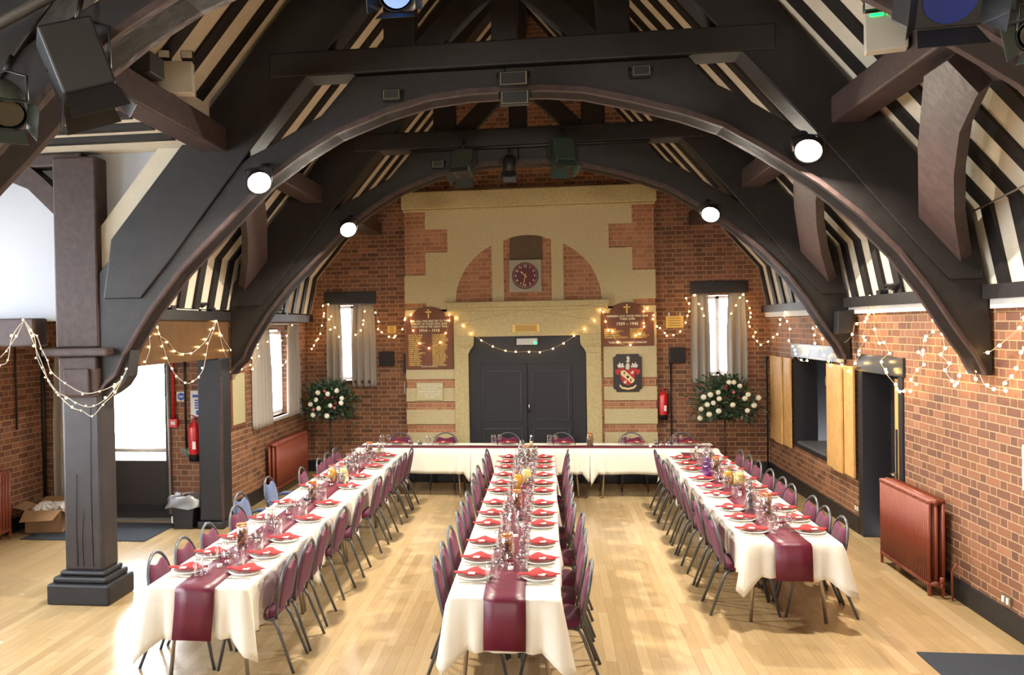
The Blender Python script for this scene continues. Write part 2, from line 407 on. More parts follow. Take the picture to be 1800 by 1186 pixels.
# plates and white strips -----------------------------------------------
for i, (y0, y1) in enumerate([(YN,4.4),(4.7,7.8),(8.1,11.25),(11.55,15.4)]):
    o = MB().box(XR-.11, XR, y0, y1, 2.78, 2.9).build('trim_%d' % (i+1), WOOD); st(o)
    o = MB().box(XR-.05, XR, y0, y1, 2.7, 2.78).build('trim_%d' % (i+11), WHITE); st(o)
st(MB().box(XL, XL+.13, 8.1, 15.4, 2.76, 2.88).build('trim_5', WOOD))
st(MB().box(XL-.12, XL+.1, 8.1, 11.25, 2.26, 2.76).build('trim_6', mat('varnished_beam', (88,62,38), .35, var=.15, scale=6)))
st(MB().box(XR-.025, XR, YN, 9.7, 0, .2).build('baseboard_right', BLACK))
st(MB().box(XR-.025, XR, 11.05, YB, 0, .2).build('baseboard_right_far', BLACK))
st(MB().box(XL, XL+.025, YE, YB, 0, .2).build('baseboard_left', BLACK))
st(MB().box(XL, -2.6, YB-.025, YB, 0, .2).build('baseboard_back_left', BLACK))
st(MB().box(1.85, XR, YB-.025, YB, 0, .2).build('baseboard_back_right', BLACK))
st(MB().box(XA, -6.4, YE-.025, YE, 0, .18).build('baseboard_aisle', BLACK))
st(MB().box(XA, XA+.025, YN, YE, 0, .18).build('baseboard_aisle_outer', BLACK))

st(bev(MB().box(-2.45, 1.78, 14.36, 15.2, 0, .15).build('floor_step', BLACK), .01))

# trusses ---------------------------------------------------------------
ARC_R = [(0,4.74),(.35,4.735),(.7,4.7),(1.1,4.6),(1.57,4.46),(1.9,4.33),(2.27,4.1),(2.7,3.8),(3.05,3.5),(3.35,3.18),(3.58,2.86),(3.8,2.5),(3.95,2.28),(4.02,2.13)]
ARC_L = [(0,4.74),(.35,4.735),(.7,4.7),(1.1,4.6),(1.57,4.43),(1.9,4.25),(2.27,4.0),(2.62,3.66),(2.9,3.4),(3.13,3.18),(3.43,2.82),(3.6,2.57),(3.72,2.38),(3.8,2.2),(3.9,2.12),(3.97,2.02)]
def truss(y0, label, left=True):
    t = thing('roof_truss', label, 'roof truss', (XC, y0+.15, 0))
    T = .3; d = T/2
    def part(nm, sg, poly, th=T, m=WOOD):
        b = MB().prism([(sg*u, z) for u, z in poly], (0, th/2, 0), (1,0,0), (0,0,1), th); o = b.build(nm, m, t); return bev(o, .012)
    for sg in (1, -1):
        A = ARC_R if sg > 0 else ARC_L
        outer = [(4.1,2.13),(4.07,2.85),(3.88,3.45),(2.53,4.3)] if sg > 0 else [(3.97,3.2),(3.8,3.4),(2.4,4.28)]
        part('arch_brace', sg, A + outer + ([(2.47,4.34),(2.08,4.6),(1.82,4.74),(1.63,4.97),(0,4.97)] if sg > 0 else [(2.28,4.33),(1.95,4.5),(1.72,4.62),(1.4,4.97),(0,4.97)]), .24)
        # lighter lower edge moulding of the arch
        off = lambda p, q: None
        rib = MB()
        up = [(u*1.0, z+.05) for u, z in A]
        rib.prism([(sg*u, z) for u, z in A] + [(sg*u, z) for u, z in up[::-1]], (0, d+.012, 0), (1,0,0), (0,0,1), T+.024)
        rib.build('arch_rib', WOODB, t)
        f = lambda u, k: k + 1.168*(2.62-u)
        sh = 0 if sg > 0 else .11
        part('principal_rafter', sg, [(4.02-sh,2.95),(3.93-sh,3.52),(0,RZ-.0-sh*1.1),(0,f(0,4.33)-sh*2.3),(2.62-sh*2,4.33),(3.45-sh*2,3.3),(3.75-sh*2,2.95)])
        part('queen_post', sg, [(.82,5.2),(1.12,5.2),(1.12,6.2),(.82,6.5)], .2)
        part('strut', sg, [(.6,5.2),(.9,5.2),(.12,5.98),(.12,5.66)], .16)
    b = MB().box(-2.2, 2.35, -d-.02, d+.02, 4.98, 5.21); bev(b.build('collar_beam', WOOD, t), .015)
    b = MB().box(-.12, .12, -.12, .12, 5.2, RZ-.3); bev(b.build('king_post', WOOD, t), .012)
    b = MB().box(-.1, .1, -d-.01, d+.01, 7.5, 7.9); b.build('ridge_block', WOOD, t)
    return t
truss(TR[0], 'nearest dark timber arched truss crossing the top corners')
truss(TR[1], 'middle dark arched timber truss rising from the square post on the left')
truss(TR[2], 'farthest dark arched timber truss in front of the brick gable')
tag(MB().box(XC-.06, XC+.06, YN, YB, RZ-.35, RZ-.1).build('ridge_beam', WOOD), 'dark ridge beam running along the top of the roof', 'beam')

# purlins with curved wind braces
def purlin(sg, y0, y1, label, c0=None, c1=None):
    u = 2.93 if sg > 0 else 2.76; z0, z1 = 4.32, 4.55; x0 = XC+sg*u
    t = thing('purlin', label, 'purlin', (x0, y0, 0))
    ln = y1-y0
    bev(MB().box(-.13, .13, 0, ln, z0, z1).build('beam', WOODB, t), .015)
    return t
def wind_brace(sg, ym, ye, label):
    """curved brace lying under the roof slope from the purlin at ym down to the truss at ye"""
    x0 = XC+sg*(2.95 if sg > 0 else 2.78); z0 = 4.31
    s = (1 if ye > ym else -1); L = abs(ye-ym); t = .11
    ax = Vector((0, s, 0)); dn = Vector((sg*.647, 0, -.762)); nrm = ax.cross(dn)
    if nrm.z > 0: nrm = -nrm
    pts = [(-.02,0),(.32,0),(L*.55,.42),(L,.98),(L,1.5),(L*.75,1.08),(L*.5,.74),(L*.25,.46),(.05,.3),(-.02,.28)]
    b = MB(); o = Vector((x0, ym, z0)) 
    b.prism(pts, o, ax, dn, t)
    return tag(b.build('wind_brace', WOODB), label, 'brace', 'curved wind braces of the roof')
purlin(1, 4.7, 7.8, 'large worn purlin with a long crack, right side near the green light')
purlin(-1, 4.7, 7.8, 'large worn purlin at the edge of the left dormer ceiling')
purlin(1, 8.1, 11.25, 'right purlin between the middle and far trusses')
purlin(-1, 8.1, 11.25, 'left purlin between the middle and far trusses')
purlin(1, 11.55, 15.4, 'right purlin between the far truss and gable')
purlin(-1, 11.55, 15.4, 'left purlin between the far truss and gable')
wind_brace(1, 5.8, 7.8, 'curved brace below the worn right purlin, going to the middle truss')
wind_brace(1, 5.75, 4.7, 'curved brace below the worn right purlin, going to the near truss')
wind_brace(1, 8.9, 11.25, 'curved brace on the right slope reaching the far truss')
wind_brace(-1, 8.9, 11.25, 'curved brace on the left slope reaching the far truss')

# left post in the middle truss' plane -----------------------------------
t = thing('timber_post', 'thick dark timber post with stepped base carrying the middle truss', 'post', (-4.53, 7.95, 0))
def pb(nm, x0, x1, y0, y1, z0, z1, m=WOOD, w=.02): return bev(MB().box(x0, x1, y0, y1, z0, z1).build(nm, m, t), w)
pb('plinth', -.33, .31, -.26, .26, 0, .2, BLACK); pb('base_moulding', -.29, .27, -.22, .22, .2, .26, BLACK); pb('base_collar', -.24, .235, -.18, .18, .26, .31, BLACK)
PW = mat('post_timber', (48,43,44), .45, bump=.4, scale=5, var=.2)
pb('shaft', -.2, .2, -.15, .16, .3, 2.05, PW, .03)
for k, (x, z0, z1) in enumerate([(-.06,.35,1.25),(-.0,.35,.9),(.1,.35,1.9)]):
    MB().tube([(x,-.152,z0),(x-.01,-.152,(z0+z1)/2),(x+.005,-.152,z1)], .004, 4).build('crack', BLACK, t)
pb('capital', -.2, .2, -.19, .17, 2.0, 2.4, WOODB); pb('capital_block', -.13, .13, -.22, -.19, 2.02, 2.28, WOODB, .01)
pb('abacus', -.34, .34, -.25, .25, 2.4, 2.48, WOODB)
pb('upper_post', -.25, .2, -.14, .09, 2.48, 4.34, WOODB)
MB().prism([(.2,2.45),(.5,2.45),(.47,2.2),(.4,2.1),(.3,2.03),(.2,1.98)], (0,.1,0), (1,0,0), (0,0,1), .2).build('bracket', WOOD, t)
t = thing('timber_post', 'dark timber post beside the bin and fire extinguisher', 'post', (-4.47, 11.03, 0))
pb('shaft', -.17, .15, -.18, .19, .1, 2.26, BLACK); pb('plinth', -.2, .18, -.21, .21, 0, .1, BLACK)
pb('corner_bead', .13, .17, -.2, -.16, .1, 2.0, WOODB, .01)

# aisle frame: beam, arched brace, top beam in the middle truss' plane
t = thing('gallery_beam', 'dark beam with arched brace framing the white panel at left', 'beam', (XA, 7.95, 0))
bev(MB().box(0, 2.1, -.15, .09, 2.5, 2.78).build('lower_beam', WOODB, t), .02)
bev(MB().box(0, 2.6, -.1, .09, 4.26, 4.39).build('upper_beam', WOODB, t), .02)
arc = [(0,4.26),(1.2,4.27),(1.68,4.2),(2.04,4.05),(2.31,3.79),(2.5,3.5),(2.57,3.38)]
MB().prism(arc + [(2.57,3.72),(2.42,3.95),(2.2,4.15),(2.05,4.28),(0,4.33)], (0,.1,0), (1,0,0), (0,0,1), .2).build('arched_brace', WOODB, t)

# ---------------------------------------------------------------- stone doorway
def col_region(mb, w0, w1, lo, hi, y0, y1, n=1, sides=(1,-1)):
    for sg in sides:
        for i in range(n):
            a, b = w0+(w1-w0)*i/n, w0+(w1-w0)*(i+1)/n
            pts = [(XC+sg*a, lo(a)), (XC+sg*b, lo(b)), (XC+sg*b, hi(b)), (XC+sg*a, hi(a))]
            mb.prism(pts, (0, y1, 0), (1,0,0), (0,0,1), y1-y0)
K = lambda v: (lambda w: v)
arch = lambda w: 3.05 + 1.16*math.sqrt(max(0, 1-(w/1.29)**2))
YF = 15.27
st(MB().box(XC-2.2, XC+2.2, YF+.03, YB, 0, 4.72).box(-.95, .15, YF+.02, YF+.031, 3.05, 3.24).build('wall_portal_brick', BRL))
mb = MB()
col_region(mb, 1.82, 2.21, K(3.06), K(3.56), YF, YF+.06)
col_region(mb, 1.42, 1.82, K(2.9), K(3.96), YF, YF+.06); col_region(mb, 1.42, 1.82, K(4.38), K(4.72), YF, YF+.06)
col_region(mb, 1.29, 1.42, K(2.9), K(4.72), YF, YF+.06)
col_region(mb, .63, 1.29, arch, K(4.72), YF, YF+.06, 24)
nich = lambda w: 4.14 + .09*(1-(w/.42)**2)
col_region(mb, .42, .63, K(3.05), K(4.72), YF-.005, YF+.06, 1)
col_region(mb, 0, .42, nich, K(4.72), YF, YF+.06, 10)
for a, b in ((0,.73),(.88,1.14),(1.29,1.53),(1.69,2.94)): col_region(mb, 1.3, 2.21, K(a), K(b), YF, YF+.06)
st(mb.build('trim_stone_surround', STONE))
mb = MB().box(XC-2.24, XC+2.24, YF-.08, YB, 4.74, 5.05).box(XC-2.22, XC+2.22, YF-.04, YB, 4.7, 4.74)
st(bev(mb.build('trim_cornice', STONE2), .02))
mb = MB().box(-1.82, 1.05, YF-.12, YF+.05, 2.96, 3.06).box(-1.8, 1.03, YF-.09, YF+.05, 2.9, 2.96)
st(bev(mb.build('trim_ledge', STONE2), .012))
mb = MB().box(-1.68, .9, YF-.05, YF+.05, 2.44, 2.9).prism([(-1.66,2.66),(-.4,2.9),(.88,2.66),(.88,2.68),(-.4,2.92),(-1.66,2.68)], (0,YF-.045,0), (1,0,0), (0,0,1), .012)
st(bev(mb.build('trim_door_lintel', STONE2), .008))
mb = MB()
for a, b, s in ((-1.68,-1.43,1),(.64,.9,-1)):
    mb.box(a, b, YF-.06, YF+.1, 0, 2.15)
    i = b if s > 0 else a; o = a if s > 0 else b
    mb.box(min(o,i+s*.1), max(o,i+s*.1), YF-.09, YF+.1, 2.36, 2.46)
    mb.prism([(o,2.13),(i,2.13),(i+s*.03,2.2),(i+s*.09,2.28),(i+s*.1,2.36),(o,2.36)], (0,YF+.1,0), (1,0,0), (0,0,1), .18)
    for k in range(4):
        x = min(o,i+s*.08)+.05+k*.075
        mb.tube([(x+.025*math.cos(q), YF-.082, 2.265+.035*math.sin(q)) for q in [j*PI/4 for j in range(9)]], .009, 5)
st(bev(mb.build('trim_door_jambs', STONE2), .006))
# recessed dark panel over the clock
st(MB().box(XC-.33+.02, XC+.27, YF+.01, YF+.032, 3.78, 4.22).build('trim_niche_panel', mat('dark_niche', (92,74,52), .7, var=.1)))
# double door
t = thing('door_1', 'dark blue-black double door with raised panel mouldings in the stone doorway', 'door', (XC-.035, YF+.02, 0)); t['kind'] = 'structure'
MB().box(-1.03, 1.03, -.02, .02, 0, 2.44).build('door_frame_panel', DOORM, t)
for sg, nm in ((-1,'door_leaf'),(1,'door_leaf')):
    x0, x1 = (-.82, -.01) if sg < 0 else (.01, .78)
    lf = bev(MB().box(x0, x1, -.045, -.02, .02, 1.95).build(nm, DOORM, t), .004)
    a, b = (x0+.05, x1-.1) if sg < 0 else (x0+.09, x1-.06)
    mb = MB()
    for z0, z1 in ((.95,1.82),(.15,.8)):
        mb.tube([(a,-.05,z0),(b,-.05,z0),(b,-.05,z1),(a,-.05,z1)], .012, 6, closed=True)
    mb.build('panel_moulding', mat('door_moulding', (66,66,72), .4), lf)
    if sg > 0:
        MB().tube([(0.03,-.05,1.08),(.03,-.085,1.1),(.03,-.085,1.24),(.03,-.05,1.26)], .008, 8).build('handle', SILVER, lf)

# ---------------------------------------------------------------- windows
def window(idx, axis, a0, a1, z0, z1, pos, depth, sgn, panes=2, lead=True):
    """frame standing at depth inside the reveal; axis x: wall faces -y ; axis y: wall faces sgn*x"""
    t = bpy.data.objects.new('window_%d' % idx, None); COL.objects.link(t); st(t)
    t.location = ((a0+a1)/2, pos, z0) if axis == 'x' else (pos, (a0+a1)/2, z0)
    if axis == 'y': t.rotation_euler = (0,0, PI/2)
    w = a1-a0; h = z1-z0; f = .055
    d = depth if axis == 'x' else depth*sgn
    mb = MB()
    for x0, x1, q0, q1 in ((-w/2,-w/2+f,0,h),(w/2-f,w/2,0,h),(-w/2,w/2,0,f),(-w/2,w/2,h-f,h)): mb.box(x0,x1,d-.03,d+.04,q0,q1)
    for k in range(1, panes): x = -w/2+w*k/panes; mb.box(x-.035,x+.035,d-.03,d+.04,0,h)
    bev(mb.build('window_frame', mat('white_upvc', (240,240,242), .3), t), .006)
    mb = MB()
    for k in range(panes):
        x0 = -w/2+w*k/panes+.05; x1 = -w/2+w*(k+1)/panes-.05
        mb.box(x0,x1,d,d+.006,f+.01,h-f-.01)
    mb.build('window_pane', PANE, t)
    if lead:
        mb = MB()
        for k in range(panes):
            x0 = -w/2+w*k/panes+.05; x1 = -w/2+w*(k+1)/panes-.05; n = 4
            for j in range(1, 3): x = x0+(x1-x0)*j/3; mb.box(x-.004,x+.004,d-.004,d-.001,f,h-f)
            m_ = int(h/.2)
            for j in range(1, m_): z = h*j/m_; mb.box(x0,x1,d-.004,d-.001,z-.004,z+.004)
        mb.build('leading', RUBBER, t)
    return t
window(1, 'x', -4.0, -3.22, 1.68, 3.05, YB, .18, 1)
window(2, 'x', 2.53, 3.33, 1.71, 3.09, YB, .18, 1)
window(3, 'y', 12.76, 14.24, 1.22, 2.6, XL, .13, 1)
window(4, 'y', 8.92, 9.98, 1.27, 2.43, XA, .2, 1)
window(5, 'y', 5.42, 7.38, 1.02, 4.08, XA, .2, 1)  # out-of-view windows from here on, made tall to add daylight on the left
window(6, 'y', 2.22, 4.38, 1.02, 3.98, XA, .2, 1)
window(7, 'y', -.98, 1.18, 1.27, 3.98, XA, .2, 1)
for i, (x0, x1, z0, z1) in enumerate(((-4.1,-3.12,3.08,3.3),(2.45,3.42,3.13,3.34))):
    st(bev(MB().box(x0, x1, YB-.03, YB+.02, z0, z1).build('trim_lintel_%d' % (i+1), BLACK), .01))
st(MB().box(-4.05,-3.17,YB-.04,YB+.15,1.62,1.675).build('trim_sill_1', mat('dark_tile', (70,36,30), .5)))
st(MB().box(XL-.09, XL+.05, 12.7, 14.3, 1.15, 1.2).build('trim_sill_3', mat('sill_paint', (196,190,186), .4)))
# servery hatch
t = bpy.data.objects.new('window_8', None); COL.objects.link(t); st(t)
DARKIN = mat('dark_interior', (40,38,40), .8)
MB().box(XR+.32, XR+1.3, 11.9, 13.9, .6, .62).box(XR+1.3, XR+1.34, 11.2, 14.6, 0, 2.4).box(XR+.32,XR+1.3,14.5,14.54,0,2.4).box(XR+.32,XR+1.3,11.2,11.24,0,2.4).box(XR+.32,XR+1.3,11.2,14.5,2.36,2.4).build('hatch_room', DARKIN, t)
MB().box(XR-.01, XR+.33, 13.82, 13.86, .74, 2.07).box(XR-.01, XR+.33, 11.94, 11.98, .74, 2.07).build('jamb', BLACK, t)
MB().box(XR-.02, XR+.32, 11.95, 13.85, .7, .745).build('sill', BLACK, t)
MB().box(XR+.02, XR+.8, 12.0, 13.8, .74, .78).build('counter', mat('grey_counter', (96,98,100), .35), t)
st(bev(MB().box(XR-.03, XR+.05, 11.5, 13.93, 2.07, 2.28).build('trim_hatch_lintel', mat('gloss_black', (38,40,38), .32)), .006))
st(bev(MB().box(XR-.03, XR+.05, 9.68, 11.06, 2.0, 2.21).build('trim_door_lintel_right', mat('gloss_black', (38,40,38), .32)), .006))
def shutter(y0, y1, z0, z1, folds, label):
    t = thing('hatch_shutter', label, 'shutter', (XR-.02, y0, z0), group='folding shutters of the serving hatch')
    n = folds; w = (y1-y0)/n
    for i in range(n):
        d = -.03*(i % 2) - .02
        bev(MB().box(d-.028, d, i*w+.004, (i+1)*w-.004, 0, z1-z0).build('panel', OAK, t), .003)
    MB().box(-.06, -.045, -.0+w*n-.02, w*n+.0, .1, .22).box(-.06, -.045, w*n-.02, w*n, z1-z0-.3, z1-z0-.18).build('hinge', SILVER, t)
shutter(13.85, 15.05, .66, 2.05, 3, 'light wood folding shutter left of the serving hatch')
shutter(11.08, 12.1, .68, 2.05, 3, 'light wood folding shutter right of the serving hatch')
# right side door recess
t = bpy.data.objects.new('door_2', None); COL.objects.link(t); st(t)
MB().box(XR, XR+.31, 10.9, 10.95, 0, 2.0).box(XR, XR+.31, 9.82, 9.87, 0, 2.0).box(XR-.02, XR, 10.9, 11.05, 0, 2.0).box(XR-.02,XR,9.72,9.83,0,2.0).build('door_jamb', BLACK, t)
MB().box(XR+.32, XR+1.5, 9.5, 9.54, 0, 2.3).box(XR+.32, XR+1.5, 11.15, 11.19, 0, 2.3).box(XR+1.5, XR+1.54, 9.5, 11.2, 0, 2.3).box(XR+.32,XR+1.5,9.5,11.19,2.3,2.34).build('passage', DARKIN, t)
leaf = bev(MB().box(XR+.06, XR+.1, 9.87, 10.14, .02, 1.96).build('door_leaf', OAK, t), .003)
MB().box(XR+.05, XR+.06, 10.06, 10.1, .8, 1.4).build('push_plate', BLACK, leaf)
MB().tube([(XR+.06,10.12,.9),(XR+.0,10.12,.9),(XR+.0,10.02,.9)], .01, 6).build('handle', SILVER, leaf)
bev(MB().box(XR+.3, XR+.34, 10.2, 10.9, .02, 1.96).build('door_leaf_dark', BLACK, t), .003)

# aisle side door
t = bpy.data.objects.new('door_3', None); COL.objects.link(t); st(t)
mb = MB()
for a in ((-6.22,-6.12,0,2.32),(-5.32,-5.22,0,2.32),(-6.22,-5.22,2.2,2.32),(-6.12,-5.32,0,.83)): mb.box(a[0],a[1],YE+.02,YE+.09,a[2],a[3])
bev(mb.build('door_frame', mat('brown_black_paint', (48,42,40), .5), t), .006)
MB().box(-6.12,-5.32,YE+.05,YE+.056,.83,2.2).build('window_pane', PANE, t)
MB().box(-6.06,-5.36,YE+.005,YE+.02,.12,.22).build('kick_board', BLACK, t)
MB().tube([(-6.12,YE-.0,.98),(-5.3,YE-.0,.98)], .028, 10).build('bottom_rail', WHITE, t)
st(MB().box(-6.25,-5.2,YE-.06,YE+.3,0,.03).build('trim_threshold', mat('threshold', (120,116,112), .4)))
# bright ground outside the door and the windows
st(MB().box(-14, XA-.5, -8, YB+.6, -.2, -.1).box(-14, 10, YB+.6, 22, -.2, -.1).box(XA-.4, XL-.5, YE+.4, YB+.4, -.1, -.05).build('ground', mat('paving', (170,168,160), .9)))
# ================================================================ TABLES, CLOTHS
ZT = .735
def table(cx, cy, lx, ly, label):
    t = thing('trestle_table', label, 'table', (cx, cy, 0), group='folding tables under the white cloths')
    bev(MB().box(-lx/2+.01, lx/2-.01, -ly/2+.01, ly/2-.01, ZT-.03, ZT-.002).build('tabletop', OAK, t), .004)
    for sx in (-1, 1):
        for sy in (-1, 1):
            ax = lx > ly
            if ax: a = (sx*(lx/2-.22), sy*(ly/2-.1), ZT-.03); b = (sx*(lx/2-.17), sy*(ly/2-.06), 0)
            else: q = .25 if (label.startswith('folding table under the cloth, at') and sy < 0) else .08; a = (sx*(lx/2-.13), sy*(ly/2-q), ZT-.03); b = (sx*(lx/2-.07), sy*(ly/2-q+.05), 0)
            MB().tube([a, b], .016, 8).build('leg', STEEL, t)
    return t
def cloth(x0, x1, y0, y1, label, drop=.37, tail=.53, seed=1, joined=(), m=None):
    rnd = random.Random(seed); cx, cy = (x0+x1)/2, (y0+y1)/2; hx, hy = (x1-x0)/2, (y1-y0)/2
    per = []; n = 30
    def seg(ax, ay, bx, by, side):
        ln = math.hypot(bx-ax, by-ay); k = max(8, int(ln/.03))
        for i in range(k): f = i/k; per.append((ax+(bx-ax)*f, ay+(by-ay)*f, side, min(f, 1-f)*ln))
    seg(-hx,-hy,hx,-hy,'s'); seg(hx,-hy,hx,hy,'e'); seg(hx,hy,-hx,hy,'n'); seg(-hx,hy,-hx,-hy,'w')
    nr = {'s':(0,-1),'n':(0,1),'e':(1,0),'w':(-1,0)}
    K = len(per); rows = []
    ph = [rnd.uniform(0, 6.3) for _ in range(4)]
    def info(i):
        x, y, s, dc = per[i]; c = max(0, 1-dc/.12)
        nx, ny = nr[s]; jn = s in joined
        if dc < .2:   # turn the normal round at the corner
            qx, qy = math.copysign(1, x), math.copysign(1, y); b = .5*math.exp(-(dc/.09)**2)*1.0
            sx = 'e' if qx > 0 else 'w'; sy = 'n' if qy > 0 else 's'
            ox = 0 if sx in joined else qx; oy = 0 if sy in joined else qy
            nx, ny = nx*(1-b)+ox*b, ny*(1-b)+oy*b
        if jn: ny *= 0 if s in 'ns' else 1; nx *= 0 if s in 'ew' else 1
        return x, y, nx, ny, c, jn, i
    for k, tt in enumerate([0, .04, .12, .3, .5, .7, .85, 1.0]):
        row = []
        for i in range(K):
            x, y, nx, ny, c, jn, _ = info(i)
            a = i*.107
            wv = .5*math.sin(a*1.3+ph[0]) + .3*math.sin(a*2.9+ph[1]) + .3*math.sin(a*.6+ph[2])
            d = drop + (tail-drop)*c**1.3 + .008*wv
            if jn: d = (.015 if c < .35 else .015+(tail-.1)*(c-.35)/.65)
            out = .004 + .012*min(1, tt*8) + .018*tt*wv + .095*c*tt*(1 if not jn else .6)
            # fluting next to the corners
            dc = per[i][3]
            if not jn: out += .03*tt*math.exp(-((dc-.2)/.1)**2)*math.sin(dc*42)
            px = x+nx*out; py = y+ny*out
            row.append((px, py, ZT+.006-tt*d - (0 if k else 0)))
        rows.append(row)
    mb = MB(); mb.grid(rows, closed=True)
    # top: inner ring + centre strips
    top = rows[0]; mb.add(top, [tuple(range(K))], False)
    mb.v = [(v[0], v[1], v[2]) for v in mb.v]
    o = mb.build('tablecloth', m or CLOTH); o.location = (cx, cy, 0)
    md = o.modifiers.new('thickness', 'SOLIDIFY'); md.thickness = .003; md.offset = 1
    return tag(o, label, 'tablecloth', 'white cloths on the long tables')
LEFT = (-2.97, -2.22); MID = (-.72, .04); RIGHT = (1.64, 2.41)
def column(side, xs, y0, n, pitch, nm):
    for i in range(n):
        a = y0+i*pitch; b = a+pitch-.002
        w = ('%s from the near end' % ORD[i]) if i else 'at the near end'
        table((xs[0]+xs[1])/2, (a+b)/2, xs[1]-xs[0], pitch, 'folding table under the cloth, %s of the %s row' % (w, nm))
        j = ('n',) if i == 0 else (('s',) if i == n-1 and False else ('s','n'))
        cloth(xs[0], xs[1], a, b, 'white tablecloth %s of the %s row of tables' % (w, nm), seed=i*7+len(nm), joined=j, drop=.37 if nm != 'right' else .3, tail=.52 if nm != 'right' else .45)
column('L', LEFT, 5.98, 4, 1.69, 'left'); column('M', MID, 5.9, 4, 1.72, 'middle'); column('R', RIGHT, 7.56, 3, 1.74, 'right')
HX = [(-3.02,-1.21),(-1.208,.585),(.587,2.46)]
for i, (a, b) in enumerate(HX):
    nm = ('left end', 'centre', 'right end')[i]
    table((a+b)/2, 13.42, b-a-.01, .74, 'folding table at the %s of the head table' % nm)
    cloth(a, b-.002, 13.06, 13.78, 'white tablecloth at the %s of the head table before the door' % nm, seed=i*5+3, drop=.37, tail=.54,
          joined=(('e',),('w','e'),('w',))[i])
def runner(pts, w, label, axis):
    mb = MB(); rows = []
    P = [Vector(p) for p in pts]; Q = []
    for a, b in zip(P, P[1:]):
        k = max(1, int((b-a).length/.12))
        for i in range(k): Q.append(a.lerp(b, i/k))
    Q.append(P[-1])
    for i, p in enumerate(Q):
        wob = .004*math.sin(i*.9)
        if axis == 'y': rows.append([(p.x-w/2+wob, p.y, p.z), (p.x-w/6, p.y, p.z+.001), (p.x+w/6, p.y, p.z+.001), (p.x+w/2+wob, p.y, p.z)])
        else: rows.append([(p.x, p.y-w/2+wob, p.z), (p.x, p.y, p.z+.001), (p.x, p.y+w/2+wob, p.z)])
    mb.grid(rows); o = mb.build('table_runner', MAROON)
    md = o.modifiers.new('thickness', 'SOLIDIFY'); md.thickness = .002; md.offset = 1
    return tag(o, label, 'table runner', 'maroon runners on the long tables')
zr = ZT+.0105
runner([(-2.615,5.915,.372),(-2.6,5.93,.6),(-2.6,5.945,zr-.03),(-2.6,5.965,zr),(-2.62,12.74,zr)], .3, 'maroon satin runner down the left row, hanging at its near end', 'y')
runner([(-.335,5.835,.4),(-.335,5.85,.6),(-.335,5.865,zr-.03),(-.335,5.885,zr),(-.335,12.8,zr)], .29, 'maroon satin runner down the middle row, hanging at its near end', 'y')
runner([(2.01,7.49,.44),(2.01,7.505,.6),(2.01,7.52,zr-.03),(2.01,7.545,zr),(2.01,12.75,zr)], .3, 'maroon satin runner down the right row, hanging at its near end', 'y')
runner([(-3.035,13.36,zr-.15),(-3.03,13.36,zr),(-1,13.34,zr),(.6,13.35,zr),(2.47,13.36,zr),(2.49,13.36,zr-.15)], .27, 'maroon runner along the head table in front of the doorway', 'x')
cc = MB(); rws = []
rnd = random.Random(4)
for k in range(7):
    z = ZT-.02-k*.05
    rws.append([(LEFT[1]+.03+.012*math.sin(i*1.1+k)+.004*k, 6.15+i*.055+.01*math.sin(k*2+i), z+.008*math.sin(i*2.3)) for i in range(25)])
cc.grid(rws); o = cc.build('plastic_sheet', thin_glass('clear_film', (.9,.87,.92), .12, .12))
tag(o, 'clear crinkled plastic sheet hanging on the right side of the left tablecloth', 'plastic sheet')

